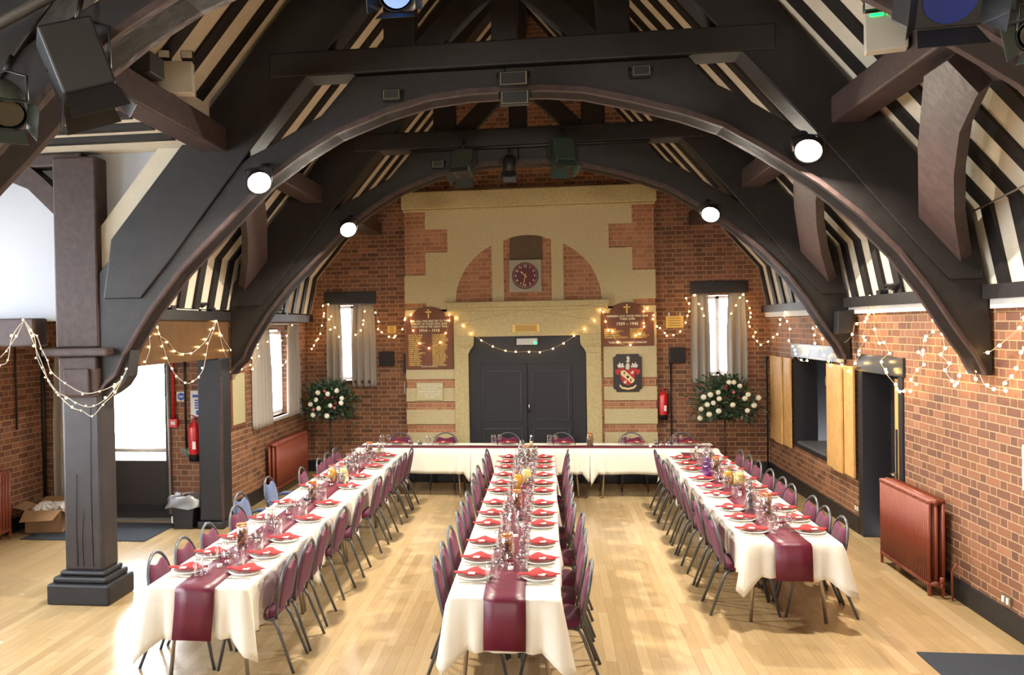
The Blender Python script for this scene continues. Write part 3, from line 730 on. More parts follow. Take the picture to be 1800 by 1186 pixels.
# ================================================================ CHAIRS
def oval(n=28):   # back loop in (x, height) from left seat joint over the top to the right
    pts = []
    pts += [(-.15,.40),(-.175,.46),(-.198,.54),(-.208,.62)]
    for i in range(11): a = PI - PI*i/10; pts.append((.208*math.cos(a), .655+.2*math.sin(a)))
    pts += [(.208,.62),(.198,.54),(.175,.46),(.15,.40)]
    return pts
def lean(z): return -.19 - max(0, z-.42)*.2
def chair(nm, fabric, arms=False, label=''):
    t = thing(nm, label, 'chair')
    r = .0125
    MB().tube([(x, lean(z), z) for x, z in oval()], r, 8).build('back_frame', FRAME, t)
    # padded back with a scalloped top edge
    prof = []
    for x, z in ((-.165,.5),(-.18,.56),(-.186,.62),(-.18,.69),(-.158,.755),(-.125,.788),(-.095,.785),(-.05,.768),(0,.76),(.05,.768),(.095,.785),(.125,.788),(.158,.755),(.18,.69),(.186,.62),(.18,.56),(.165,.5),(.12,.47),(0,.462),(-.12,.47)): prof.append((x, z))
    mb = MB(); k = len(prof); cx, cz = 0, .63
    lay = []
    for s, off in ((.3,.028),(.7,.026),(.93,.018),(1,.006),(1,-.006),(.93,-.016),(.6,-.02)):
        lay.append([(cx+(x-cx)*s, lean(cz+(z-cz)*s)+off, cz+(z-cz)*s) for x, z in prof])
    mb.grid(lay, closed=True); mb.add(lay[0], [tuple(range(k))], True); mb.add(lay[-1], [tuple(range(k))], True)
    mb.build('backrest', fabric, t)
    # seat pad
    out = []
    for i in range(24):
        a = 2*PI*i/24; c, s = math.cos(a), math.sin(a)
        out.append((.205*math.copysign(abs(c)**.55, c), .01+.2*math.copysign(abs(s)**.55, s)))
    mb = MB(); lay = []
    for s, z in ((.5,.405),(.97,.405),(1,.42),(1,.445),(.95,.462),(.75,.47),(.3,.474)): lay.append([(x*s, y*s, z) for x, y in out])
    mb.grid(lay, closed=True); mb.add(lay[0], [tuple(range(24))]); mb.add(lay[-1], [tuple(range(24))], True)
    mb.build('seat', fabric, t)
    fr = MB().tube([(-.17,-.17,.398),(-.17,.17,.398),(.17,.17,.398),(.17,-.17,.398)], .011, 6, closed=True).build('seat_frame', FRAME, t)
    for sx in (-1, 1):
        MB().tube([(sx*.165,.1,.4),(sx*.172,.165,.385),(sx*.178,.195,.34),(sx*.2,.27,.0)], r, 8).build('leg', FRAME, t)
        MB().tube([(sx*.155,-.1,.4),(sx*.16,-.17,.385),(sx*.168,-.2,.34),(sx*.2,-.33,.0)], r, 8).build('leg', FRAME, t)
        if arms:
            ar = MB().tube([(sx*.205,-.21,.6),(sx*.26,-.16,.615),(sx*.27,0,.61),(sx*.27,.2,.6)], [.012,.022,.026,.022], 10).build('armrest', fabric, t)
            MB().tube([(sx*.19,.1,.4),(sx*.27,.12,.42),(sx*.27,.12,.6)], .011, 6).build('arm_support', FRAME, ar)
    return t
PR = Proto(chair('banquet_chair', MAROON if False else FABRIC, label='maroon banquet chair'))
PB = Proto(chair('armchair', BLUEF, True, label='blue chair'))
SETS = {'L': [6.37,6.85,7.37,8.14,8.87,9.86,10.5,11.29,11.76,12.25], 'M': [6.38,6.83,7.35,8.03,8.48,8.98,9.65,10.12,10.68,11.26,11.7,12.15], 'R': [7.95,8.42,8.87,9.55,9.98,10.5,11.17,11.62,12.12]}
XS = {'L': LEFT, 'M': MID, 'R': RIGHT}; NM = {'L': 'left', 'M': 'middle', 'R': 'right'}
rnd = random.Random(11)
def seat(k, side, i): return '%s side of %s row, %s from near end' % (side, NM[k], ORD[i])
for k, ys in SETS.items():
    for i, y in enumerate(ys):
        for side, sg in (('left',-1),('right',1)):
            e = XS[k][0] if sg < 0 else XS[k][1]
            jx = rnd.uniform(-.015,.02); jy = rnd.uniform(-.02,.02)
            if k == 'M' and sg > 0 and i in (0,1,2,3): jx += .05
            if k == 'M' and sg > 0 and i == 4: jx += -.01
            x = e - sg*(.085-jx); yy = y+.13+jy
            rz = (PI/2 if sg > 0 else -PI/2) + rnd.uniform(-.05,.05)
            if k == 'L' and sg < 0 and i in (4,5):
                PB.put((x-.22, yy-.06, 0), rz, 'blue upholstered armchair, %s' % seat(k, side, i), 'blue armchairs')
            else:
                PR.put((x, yy, 0), rz, 'maroon banquet chair, %s' % seat(k, side, i), 'maroon banquet chairs')
HS = [-2.5,-1.74,-.7,.18,1.3,2.1]
HW = ['far left','second from left','just left of the door handles','just right of the door handles','second from right','far right']
for i, x in enumerate(HS):
    PR.put((x, 13.95, 0), PI, 'maroon banquet chair behind the head table, %s' % HW[i], 'maroon banquet chairs')

# ================================================================ PLACE SETTINGS
def P_plate():
    o = MB().lathe([(.001,.004),(.07,.004),(.075,.0),(.08,.004),(.128,.016),(.13,.018),(.126,.019),(.08,.009),(.001,.008)], n=36, cap=False).build('dinner_plate', PLATEM); return o
def P_napkin():
    # square napkin folded to a peaked triangle, tips lying out over the rim
    n = 14; rows = []
    for j in range(7):
        v = j/6; row = []
        for i in range(n+1):
            u = i/n*2-1
            far = .015+.135*max(0, 1-abs(u))**1.15 + .012*math.cos(u*5)
            near = -.062*(1-u*u)+.006*math.sin(u*9)
            y = near+(far-near)*v
            z = .021+.012*(1-u*u)+.016*math.sin(v*PI)*(1-abs(u)) + .004*math.sin(u*8+v*3) + (.012*abs(u)**3)
            row.append((u*.155, y, z))
        rows.append(row)
    o = MB().grid(rows).build('napkin', NAPK); md = o.modifiers.new('thickness','SOLIDIFY'); md.thickness = .005; md.offset = 1; return o
def P_card():
    return MB().prism([(-.025,-.016),(.025,-.019),(.027,.016),(-.024,.019)], (0,0,.042), (1,0,.04), (0,1,.12), .003).build('place_card', CARD)
def P_fork():
    mb = MB().bar((-.1,0,.004),(.03,0,.004),.009,.004).bar((.03,0,.004),(.045,0,.005),.022,.003)
    for k in (-1,-.33,.33,1): mb.bar((.045,k*.0085,.005),(.095,k*.0085,.006),.0035,.003)
    return mb.build('fork', SILVER)
def P_knife():
    return MB().bar((-.1,0,.004),(-.0,0,.004),.012,.007).bar((0,0,.003),(.11,0,.003),.019,.002).build('knife', SILVER)
def P_tumbler():
    t = thing('tumbler', '', 'glass')
    MB().lathe([(.001,.0),(.03,.0),(.032,.004),(.0335,.05),(.037,.1),(.0405,.148),(.0385,.148),(.034,.1),(.0305,.05),(.029,.018),(.001,.016)], n=16, cap=False).build('glass_bowl', GLASS, t)
    mb = MB()
    for j in range(8):
        a = 2*PI*j/8; mb.tube([(.0335*math.cos(a),.0335*math.sin(a),.01),(.0375*math.cos(a),.0375*math.sin(a),.095)], .0032, 5)
    mb.build('facets', GLASS, t)
    return t
def P_wine():
    t = thing('wine_glass', '', 'glass')
    MB().lathe([(.03,0),(.031,.002),(.008,.006),(.004,.012),(.004,.06),(.012,.068),(.03,.085),(.036,.105),(.034,.13),(.029,.15),(.0275,.15),(.032,.13),(.034,.105),(.028,.088),(.001,.072)], n=18, cap=False).build('glass_bowl', GLASS, t)
    return t
class SP:   # single-mesh prototype
    def __init__(s, o): s.o = o; s.n = 0
    def put(s, loc, rz, label, cat, group):
        o = s.o if s.n == 0 else s.o.copy()
        if s.n: COL.objects.link(o)
        s.n += 1; o.location = loc; o.rotation_euler = (0,0,rz)
        return tag(o, label, cat, group)
pl, nk, cd, fk, kn = SP(P_plate()), SP(P_napkin()), SP(P_card()), SP(P_fork()), SP(P_knife())
tu, wg = Proto(P_tumbler()), Proto(P_wine())
ZC = ZT+.0098
def setting(x, y, where, fx, mx, tum=None, wine=None, rz=0, gz=0):
    pl.put((x, y, ZC), 0, 'white dinner plate, '+where, 'plate', 'white dinner plates')
    nk.put((x+mx*.0, y-.005, ZC), rz+rnd.uniform(-.06,.06), 'folded red napkin, '+where, 'napkin', 'red napkins')
    cd.put((x+mx*-.02, y-.045, ZC), rz+rnd.uniform(-.3,.3), 'white name card, '+where, 'name card', 'white name cards')
    if rz == 0 and gz == 0:
        kn.put((x, y-.165, ZC), 0 if fx < 0 else PI, 'steel knife by the plate, '+where, 'knife', 'steel knives')
        fk.put((x, y+.15, ZC), 0 if fx < 0 else PI, 'steel fork by the plate, '+where, 'fork', 'steel forks')
    else:
        kn.put((x-.17, y, ZC), PI/2, 'steel knife by the plate, '+where, 'knife', 'steel knives')
        fk.put((x+.17, y, ZC), PI/2, 'steel fork by the plate, '+where, 'fork', 'steel forks')
    if tum: tu.put((tum[0], tum[1], ZC+.004), 0, 'clear cut tumbler, '+where, 'clear tumblers')
    if wine: wg.put((wine[0], wine[1], ZC+.004), 0, 'stemmed wine glass, '+where, 'wine glasses')
for k, ys in SETS.items():
    for i, y in enumerate(ys):
        for side, sg in (('left',-1),('right',1)):
            e = XS[k][0] if sg < 0 else XS[k][1]; x = e - sg*.14
            j = lambda: rnd.uniform(-.012,.012)
            if k == 'R':
                if sg < 0: tm = (x+.15+j(), y-.11+j()); wi = (x+.2+j(), y-.02+j())
                else: tm = (x-.15+j(), y+.16+j()); wi = (x-.15+j(), y+.04+j())
            else:
                if sg < 0: tm = (x+.13+j(), y-.14+j()); wi = (x+.18+j(), y-.05+j())
                else: tm = (x-.12+j(), y+.2+j()); wi = (x-.14+j(), y+.1+j())
            setting(x, y, seat(k, side, i), -sg*-1, -sg, tm, wi)
for i, x in enumerate(HS):
    w = 'head table, %s' % HW[i]
    setting(x+.03, 13.64, w, 1, 0, (x-.2, 13.6), (x-.1, 13.62), gz=1)

# ================================================================ CENTREPIECES
BOWM = mat('maroon_ribbon', (110,16,40), .5); BOWB = mat('navy_ribbon', (22,24,44), .5)
NUT = mat('brown_baubles', (150,92,42), .35, var=.4, scale=14, coat=.3); NUTD = mat('dark_baubles', (70,34,20), .4, coat=.3)
YEL = mat('amber_juice', (206,150,20), .2); PALE = mat('pale_squash', (222,208,120), .25)
COPPER = mat('copper_lid', (190,120,70), .35, metal=.4); WAX = mat('white_wax', (240,238,232), .4)
def jar_glass(r, h, neck, n=18):
    return [(.001,0),(r,0),(r*1.03,.01),(r*1.03,h*.78),(neck,h*.88),(neck,h),(neck-.003,h),(neck-.003,h*.88),(r*.97,h*.77),(r*.97,.008),(.001,.006)]
def bow(m, r, z, t):
    mb = MB().tube([(r*math.cos(a),r*math.sin(a),z) for a in [2*PI*i/20 for i in range(20)]], .005, 6, closed=True)
    for s in (-1,1):
        mb.tube([(0,-r-.004,z),(s*.02,-r-.012,z+.014),(s*.032,-r-.01,z+.004),(s*.018,-r-.008,z-.006),(0,-r-.004,z)], .004, 5)
        mb.tube([(0,-r-.004,z),(s*.012,-r-.008,z-.02),(s*.02,-r-.006,z-.034)], .0035, 5)
    mb.build('ribbon_bow', m, t)
def C_jar(m):
    t = thing('ribbon_jar', '', 'jar'); MB().lathe(jar_glass(.036,.105,.03), n=18, cap=False).build('glass', GLASS, t)
    bow(m, .037, .05, t); MB().lathe([(.001,.007),(.019,.007),(.019,.022),(.001,.022)], n=14, cap=False).build('candle', WAX, t); return t
def C_nuts():
    t = thing('bauble_jar', '', 'jar'); MB().lathe(jar_glass(.052,.2,.044), n=20, cap=False).build('glass', GLASS, t)
    r2 = random.Random(3); a, b = MB(), MB()
    for lv in range(5):
        for q in range(6):
            an = q*PI/3+lv*.5; rr = .032 if q % 6 else .03
            (b if r2.random() < .35 else a).ball((rr*math.cos(an), rr*math.sin(an), .022+lv*.029), .0155, 8, m=5)
        (a if lv % 2 else b).ball((0,0,.022+lv*.029), .0155, 8, m=5)
    a.build('baubles', NUT, t); b.build('dark_baubles', NUTD, t)
    MB().tube([(.046*math.cos(x),.046*math.sin(x),.187) for x in [2*PI*i/20 for i in range(20)]], .006, 6, closed=True).lathe([(.001,.2),(.042,.2),(.044,.206),(.001,.21)], n=18, cap=False).build('lid', COPPER, t)
    return t
def C_drink(m, nm):
    t = thing('juice_jug', '', 'jug'); MB().lathe([(.001,0),(.055,0),(.066,.02),(.066,.11),(.052,.15),(.042,.17),(.046,.21),(.044,.21),(.04,.17),(.05,.148),(.063,.11),(.063,.02),(.001,.008)], n=20, cap=False).build('glass', GLASS, t)
    MB().lathe([(.001,.009),(.054,.009),(.0615,.02),(.0615,.11),(.048,.147),(.039,.165),(.001,.165)], n=20, cap=False).build(nm, m, t)
    MB().tube([(.05,0,.16),(.092,0,.15),(.098,0,.1),(.066,0,.06)], .006, 6).build('handle', GLASS, t); return t
def C_carafe(g, nm='carafe'):
    t = thing(nm, '', 'carafe'); MB().lathe([(.001,0),(.052,0),(.056,.01),(.056,.12),(.05,.15),(.033,.18),(.031,.2),(.036,.23),(.034,.23),(.029,.2),(.031,.178),(.047,.148),(.053,.12),(.053,.012),(.001,.01)], n=20, cap=False).build('glass', g, t)
    mb = MB()
    for z in (.03,.05,.07,.09,.11):
        for q in range(14): a = 2*PI*(q+.5*(z*50 % 2))/14; mb.ball((.056*math.cos(a),.056*math.sin(a),z), .006, 5, m=4)
    mb.build('hobnails', g, t); return t
def C_bottle():
    t = thing('bottle', '', 'bottle'); MB().lathe([(.001,0),(.026,0),(.028,.01),(.028,.09),(.012,.13),(.012,.15),(.001,.15)], n=16, cap=False).build('glass', GLASS, t)
    MB().lathe([(.001,.005),(.023,.006),(.023,.08),(.001,.085)], n=14, cap=False).build('sauce', mat('pale_sauce', (200,180,120), .4), t)
    MB().lathe([(.001,.146),(.016,.146),(.016,.172),(.001,.174)], n=14, cap=False).build('cap', WAX, t); return t
def C_tea():
    t = thing('tealight_holder', '', 'candle'); bev(MB().lathe([(.001,0),(.022,0),(.022,.022),(.018,.022),(.017,.016),(.001,.016)], n=16, cap=False).build('cup', WAX, t), .001)
    MB().tube([(0,0,.016),(0.001,0,.026)], .0015, 5).build('wick', RUBBER, t); return t
PRO = {'jar_m': Proto(C_jar(BOWM)), 'jar_b': Proto(C_jar(BOWB)), 'nuts': Proto(C_nuts()), 'yellow': Proto(C_drink(YEL,'juice')), 'pale': Proto(C_drink(PALE,'squash')),
       'carafe': Proto(C_carafe(GLASS)), 'carafe_p': Proto(C_carafe(PURPLEG)), 'bottle': Proto(C_bottle()), 'tealight': Proto(C_tea())}
PRO['jar_p'] = PRO['jar_m']
WD = {'jar_m': 'small glass jar with a maroon ribbon', 'jar_b': 'small glass jar with a navy ribbon', 'nuts': 'glass jar filled with brown baubles', 'yellow': 'glass jug of amber juice',
      'pale': 'glass jug of pale yellow squash', 'carafe': 'clear dimpled glass carafe', 'carafe_p': 'purple tinted glass carafe', 'bottle': 'small bottle with a white cap', 'tealight': 'white tealight holder', 'jar_p': 'small glass jar with a maroon ribbon'}
ITEMS = [('M','tealight',-0.32,6.58),('M','jar_m',-0.33,6.68),('M','bottle',-.335,7.05),('M','nuts',-0.36,6.86),('M','carafe',-0.35,7.74),('M','jar_p',-0.3,8.25),('M','jar_b',-.3,8.1),('M','nuts',-0.35,8.72),('M','jar_m',-0.31,9.69),('M','yellow',-0.38,9.85),('M','pale',-0.29,10.21),('M','carafe',-0.34,11.0),('M','nuts',-0.34,12.0),('M','jar_b',-0.29,12.35),('M','carafe',-0.41,12.3),('M','carafe',-.3,11.5),
('L','tealight',-2.62,6.49),('L','jar_m',-2.60,6.6),('L','nuts',-2.66,7.10),('L','jar_b',-2.58,7.28),('L','carafe',-2.61,7.7),('L','jar_m',-2.58,8.2),('L','jar_b',-2.60,8.92),('L','nuts',-2.6,9.12),('L','jar_m',-2.61,9.97),('L','yellow',-2.66,10.2),('L','pale',-2.52,10.22),('L','carafe',-2.65,11.03),('L','carafe',-2.67,11.44),('L','carafe',-2.56,11.2),('L','nuts',-2.64,12.32),('L','jar_m',-2.62,12.05),
('R','jar_m',2.06,8.12),('R','tealight',2.00,8.03),('R','nuts',2.06,8.62),('R','jar_b',2.0,8.95),('R','carafe',1.95,8.78),('R','carafe',2.05,9.2),('R','tealight',2.01,9.56),('R','jar_m',2.04,9.69),('R','pale',2.11,10.05),('R','yellow',2.01,10.16),('R','jar_b',1.96,10.35),('R','carafe_p',1.88,10.76),('R','nuts',2.02,10.95),('R','bottle',1.98,12.1),('R','carafe',2.06,11.5),('R','carafe',2.1,11.9),
('H','jar_m',-2.19,13.33),('H','jar_b',-2.04,13.33),('H','tealight',1.5,13.3),('H','jar_b',1.6,13.34),('H','jar_m',1.7,13.4),('H','jar_b',1.8,13.36),('H','nuts',0.6,13.36),('H','jar_b',-0.44,13.32),('H','bottle',-0.3,13.34)]
ITEMS += [('M','tealight',-.32,7.6),('R','tealight',2.08,9.05),('M','tealight',-.28,8.02),('L','bottle',-2.55,12.5)]
cnt = {}
for k, n, x, y in sorted(ITEMS, key=lambda a: (a[0], a[1], a[3])):
    base = WD[n]; key = (k, base); cnt[key] = cnt.get(key, 0)+1
    tot = sum(1 for it in ITEMS if it[0] == k and WD[it[1]] == base)
    row = 'head table' if k == 'H' else '%s row' % NM[k]
    lab = '%s, %s' % (base, row)
    if tot > 1: lab += ', %s such from %s' % (ORD[cnt[key]-1], 'near end' if k != 'H' else 'left')
    PRO[n].put((x, y, ZC+.006), rnd.uniform(-.4,.4), lab, {'carafe':'glass carafes','nuts':'jars of brown baubles'}.get(n, 'small things on the table runners'))
# ================================================================ BOARDS, CLOCK, SIGNS
YP = YF
def board(x0, x1, z0, z1, zt, label):
    cx = (x0+x1)/2; h = x1-x0
    pts = [(x0,z0),(x1,z0),(x1,z1)]; a = .3
    for i in range(13):
        q = PI*i/12; pts.append((cx+a*math.cos(q), z1+(zt-z1)*math.sin(q)+0))
    pts.append((x0,z1))
    o = MB().prism(pts, (0,YP,0), (1,0,0), (0,0,1), .035).build('memorial_board', OAKB); bev(o, .008)
    return tag(o, label, 'memorial board', 'memorial boards')
def cross(cx, cz, s, par, y):
    MB().box(cx-.015*s, cx+.015*s, y-.004, y, cz-.1*s, cz+.1*s).box(cx-.07*s, cx+.07*s, y-.004, y, cz+.02*s, cz+.05*s).build('gold_cross', GOLD, par)
yt = YP-.037
b1 = board(-2.57,-1.7,1.87,2.82,2.99, 'brown memorial board for 1914 - 1918 left of the doorway')
cross(-2.14, 2.87, .8, b1, yt)
for i, s in enumerate(['THIS HALL WAS ERECTED TO THE','MEMORY OF THOSE WHO GAVE','THEIR LIVES IN THE GREAT WAR']): text(s,'lettering',-2.13,yt,2.735-.05*i,.052,CREAM,b1,bold=.0012,xs=.86)
text('1914 \u2013 1918','lettering',-2.13,yt,2.565,.075,CREAM,b1,bold=.002)
c1 = ['BAKER F. R. DANIEL','BELCHER THOMAS','BENNETT HARRY','CHEADLE ERIC H.','COLEMAN WILLIAM H.','COX ERNEST','DAVIS HENRY','DENNIS BRIAN H.','DOBBS ALAN','HART LESLIE ALBERT E.','GALE ALBERT E.','GREEN ERNEST T.','LANE PERCIVAL','LOCK FRANCIS G.','SANDER HARRY','WARREN CECIL E.']
c2 = ['DUNCAN HENRY','DUNNE LEONARD','HARRISON REGINALD','HARVEY CLARENCE E.','HENRY CHARLES J.','HERBERT LAURENCE','PAYTON REGINALD','SAVILLE GEORGE W.','SIMPSON PHILIP E.','SMITH CHARLES J.','SPENCER WILLIAM','TUCKER GEORGE W.','WALTERS ALFRED','WATSON LESLIE F.','WALKER JOHN','WYATT GEORGE E.']
text('\n'.join(c1),'lettering',-2.51,yt,2.215,.036,GOLD,b1,'LEFT',xs=.82,bold=.0008); text('\n'.join(c2),'lettering',-2.08,yt,2.215,.036,GOLD,b1,'LEFT',xs=.82,bold=.0008)
text('SOUTH GEORGE A.','lettering',-2.13,yt,1.92,.036,CREAM,b1)
b2 = board(.9,1.81,2.24,2.82,3.0, 'brown memorial board for 1939 - 1945 right of the doorway')
cross(1.35, 2.89, .8, b2, yt)
text('REMEMBER ALSO THOSE WHO GAVE','lettering',1.355,yt,2.76,.05,CREAM,b2,bold=.0012,xs=.86); text('THEIR LIVES','lettering',1.355,yt,2.71,.05,CREAM,b2,bold=.0012)
text('1939 \u2013 1945','lettering',1.355,yt,2.625,.075,CREAM,b2,bold=.002)
text('BARTLE ERIC E.\nBENNETT FREEMAN F. T.\nBERRY KENNETH F.\nDENNY LEONARD G.\nWILLIAMS CECIL ANTHONY E.','lettering',.96,yt,2.46,.036,GOLD,b2,'LEFT',xs=.82,bold=.0008)
text('ERROCK JOHN F.\nMARTIN KEITH J.\nMARRS DENNIS J. D.\nPOULTON RICHARD J. E.\nSMITH CHARLES W. P.','lettering',1.4,yt,2.46,.036,GOLD,b2,'LEFT',xs=.82,bold=.0008)
text('"THEIR NAME LIVETH FOR EVERMORE"','lettering',1.355,yt,2.3,.045,CREAM,b2,bold=.001,xs=.86)
p = tag(bev(MB().box(-2.38,-1.9,YP-.03,YP,1.31,1.63).build('stone_plaque', mat('pale_plaque', (196,186,140), .6)), .004), 'pale plaque below the left memorial board', 'plaque')
for i, s in enumerate(['TO COMMEMORATE','THE FIFTIETH','ANNIVERSARY OF','VE AND VJ DAYS','IN 1995']): text(s,'lettering',-2.14,YP-.032,1.57-.05*i,.05,WHITE,p,bold=.0008)
def smallplate(x0,x1,z0,z1,label,m,y,lines,tm):
    o = tag(bev(MB().box(x0,x1,y-.015,y,z0,z1).build('wall_plaque', m), .003), label, 'plaque')
    mb = MB()
    for i in range(lines):
        z = z1-(z1-z0)*(i+1)/(lines+1); mb.box(x0+.05,x1-.05,y-.0165,y-.015,z-.006,z+.006)
    mb.build('engraving', tm, o); return o
smallplate(-.64,-.16,2.51,2.645,'brass plaque on the stone lintel above the door',BRASS,YF-.05,5,mat('engraved', (120,84,30), .6))
o = smallplate(-2.92,-2.76,2.53,2.72-.06,'framed gold plaque between left window and memorial board',BRASS,YB,4,NOTE)
o = smallplate(2.03,2.33,2.54,2.75,'framed gold plaque between right memorial board and window',BRASS,YB,4,NOTE)
MB().box(2.07,2.1,YB-.01,YB,2.75,2.81).box(2.26,2.29,YB-.01,YB,2.75,2.81).build('hook', SILVER, o)
# crest
cx, cz = 1.35, 1.77
w, h, c = .245, .33, .055
pts = []
for sx, sz in ((1,-1),(1,1),(-1,1),(-1,-1)):
    q = [(cx+sx*(w-c), cz+sz*h), (cx+sx*(w-c*.9), cz+sz*(h-c*.5)), (cx+sx*(w-c*.5), cz+sz*(h-c*.9)), (cx+sx*w, cz+sz*(h-c))]
    pts += q if (sx*sz > 0) == False else q[::-1]
pts = []
for sx, sz, rev in ((1,-1,0),(1,1,1),(-1,1,0),(-1,-1,1)):
    q = [(cx+sx*(w-c), cz+sz*h), (cx+sx*(w-c*.85), cz+sz*(h-c*.5)), (cx+sx*(w-c*.5), cz+sz*(h-c*.85)), (cx+sx*w, cz+sz*(h-c))]
    pts += q[::-1] if rev else q
cr = tag(MB().prism(pts, (0,YP,0), (1,0,0), (0,0,1), .025).build('crest_shield', mat('crest_board', (34,24,26), .4)), 'dark board with painted red and cream coat of arms', 'coat of arms')
CRED = mat('crest_red', (186,28,32), .5); CCR = mat('crest_cream', (236,214,160), .5); CGR = mat('crest_white', (214,210,196), .5)
y = YP-.026
def fl(nm, pts, m, lv=0): return MB().prism([(cx+a, cz+b) for a, b in pts], (0, y-.002*lv, 0), (1,0,0), (0,0,1), .003).build(nm, m, cr)
sh = [(-.12,.05),(.12,.05),(.12,-.08),(.105,-.14),(.06,-.19),(0,-.225),(-.06,-.19),(-.105,-.14),(-.12,-.08)]
fl('shield', sh, CRED); fl('bend', [(-.12,.05),(-.055,.05),(.12,-.12),(.1,-.16),(.065,-.185),(-.12,-.03)], CCR, 1)
fl('roundel', [(.025*math.cos(a), -.07+.025*math.sin(a)) for a in [i*PI/6 for i in range(12)]], RUBBER, 2)
for a, b in ((-.055,.0),(.055,-.125)): fl('bird', [(a-.01,b-.03),(a+.012,b-.015),(a,b+.03),(a-.015,b+.01)], RUBBER, 2)
for a, b in ((.075,.01),(-.05,-.155)): fl('lion', [(a-.03,b-.01),(a-.005,b-.035),(a+.025,b-.02),(a+.03,b+.02),(a+.005,b+.03),(a-.01,b+.005)], CGR, 2)
for s in (-1, 1):
    fl('mantling', [(s*.05,.09),(s*.12,.08),(s*.22,.05),(s*.2,-.01),(s*.16,-.04),(s*.125,.03),(s*.06,.05)][::s], CRED, 1)
    fl('plume', [(s*.05,.1),(s*.16,.09),(s*.18,.14),(s*.15,.15),(s*.14,.19),(s*.11,.15),(s*.08,.18),(s*.07,.14)][::s], CGR, 1)
fl('helmet', [(-.03,.06),(.03,.06),(.035,.15),(.0,.18),(-.035,.14)], CGR, 2); fl('crest_beast', [(-.03,.19),(.03,.18),(.035,.27),(.01,.3),(-.02,.27),(-.005,.23)], CGR, 2)
fl('motto_scroll', [(-.14,-.2),(-.09,-.245),(0,-.262),(.09,-.245),(.14,-.2),(.145,-.23),(.1,-.275),(0,-.295),(-.1,-.275),(-.145,-.23)], CCR, 1)
# clock
cx, cz, r = -.4, 3.505, .235
t = tag(bev(MB().box(cx-.285,cx+.285,YP-.035,YP+.03,cz-.285,cz+.285).build('wall_clock', mat('clock_surround', (150,142,116), .4)), .006), 'round maroon clock on a square stone-coloured plate above the door', 'clock')
def disc(nm, r, y0, th, m, par, n=48): return MB().prism([(cx+r*math.cos(2*PI*i/n), cz+r*math.sin(2*PI*i/n)) for i in range(n)], (0,y0,0), (1,0,0), (0,0,1), th).build(nm, m, par)
disc('bezel', r, YP-.035, .012, mat('clock_rim', (96,16,26), .3, spec=.2), t); disc('dial', r-.02, YP-.047, .003, mat('clock_dial', (92,16,32), .3, spec=.15), t)
mb = MB()
for i in range(60):
    a = 2*PI*i/60; q = .205; s = .0035 if i % 5 else .005
    mb.box(cx+q*math.sin(a)-s, cx+q*math.sin(a)+s, YP-.0525, YP-.05, cz+q*math.cos(a)-s, cz+q*math.cos(a)+s)
mb.build('minute_marks', CREAM, t)
for i in range(1, 13):
    a = 2*PI*i/12; text(str(i), 'numeral', cx+.165*math.sin(a), YP-.052, cz+.165*math.cos(a), .055, CREAM, t, bold=.001)
def hand(nm, ang, L, wd, tip):
    d = Vector((math.sin(ang), 0, math.cos(ang))); p = Vector((d.z, 0, -d.x)); c = Vector((cx, YP-.056, cz))
    pts2 = [(-wd, -.04), (wd, -.04), (wd, L-tip), (wd*3, L-tip), (0, L), (-wd*3, L-tip), (-wd, L-tip)]
    MB().prism(pts2, c, p, d, .003).build(nm, GOLD, t)
hand('hour_hand', 2*PI*(10.5/12), .115, .006, .035); hand('minute_hand', 2*PI*(32/60), .19, .005, .012)
# exit sign
t = tag(bev(MB().box(-.57,-.2,YF-.07,YF-.02,2.285,2.4).build('exit_light', mat('light_housing', (190,190,186), .4)), .01), 'long pale emergency light over the double door with green lamp', 'emergency light')
MB().ball((-.245,YF-.075,2.315), .022, 10).build('green_lamp', mat('green_lamp', (40,255,120), .4, emit=(30,255,120), es=6), t)
# black square wall speakers by the facade and switch plates
for x, nm in ((-2.94,'left'),(2.21,'right')):
    o = tag(bev(MB().box(x-.135,x+.135,YB-.1,YB,1.93,2.2).build('wall_speaker', RUBBER), .01), 'square black loudspeaker on the back wall, %s of the doorway' % nm, 'speaker')
    MB().box(x-.12,x+.12,YB-.104,YB-.1,1.945,2.185).build('grille', mat('speaker_cloth', (44,42,44), .9, bump=.4, scale=300), o)
tag(bev(MB().box(-2.63,-2.59,YB-.08,YB,1.8,2.15).build('cable_box', RUBBER), .005), 'narrow black box at the left edge of the stone surround', 'box')
tag(bev(MB().box(-2.625,-2.6,YB-.05,YB,1.42,1.63).build('switch_plate', mat('grey_plate', (170,166,176), .5)), .005), 'narrow grey switch plate at the left edge of the stone surround', 'switch')

# poles
for x, z, y0, nm in ((2.1,1.93,15.36,'beside the fire extinguisher'),(3.7,1.97,15.34,'in the back right corner')):
    t = thing('conduit_pole', 'thin dark pole with a round cap '+nm, 'pole', (x, y0, 0), group='thin dark poles on the back wall')
    MB().tube([(0,0,0),(0,0,z)], .014, 8).build('pole', RUBBER, t); MB().ball((0,-.01,z+.03), .035, 12).build('cap', RUBBER, t)

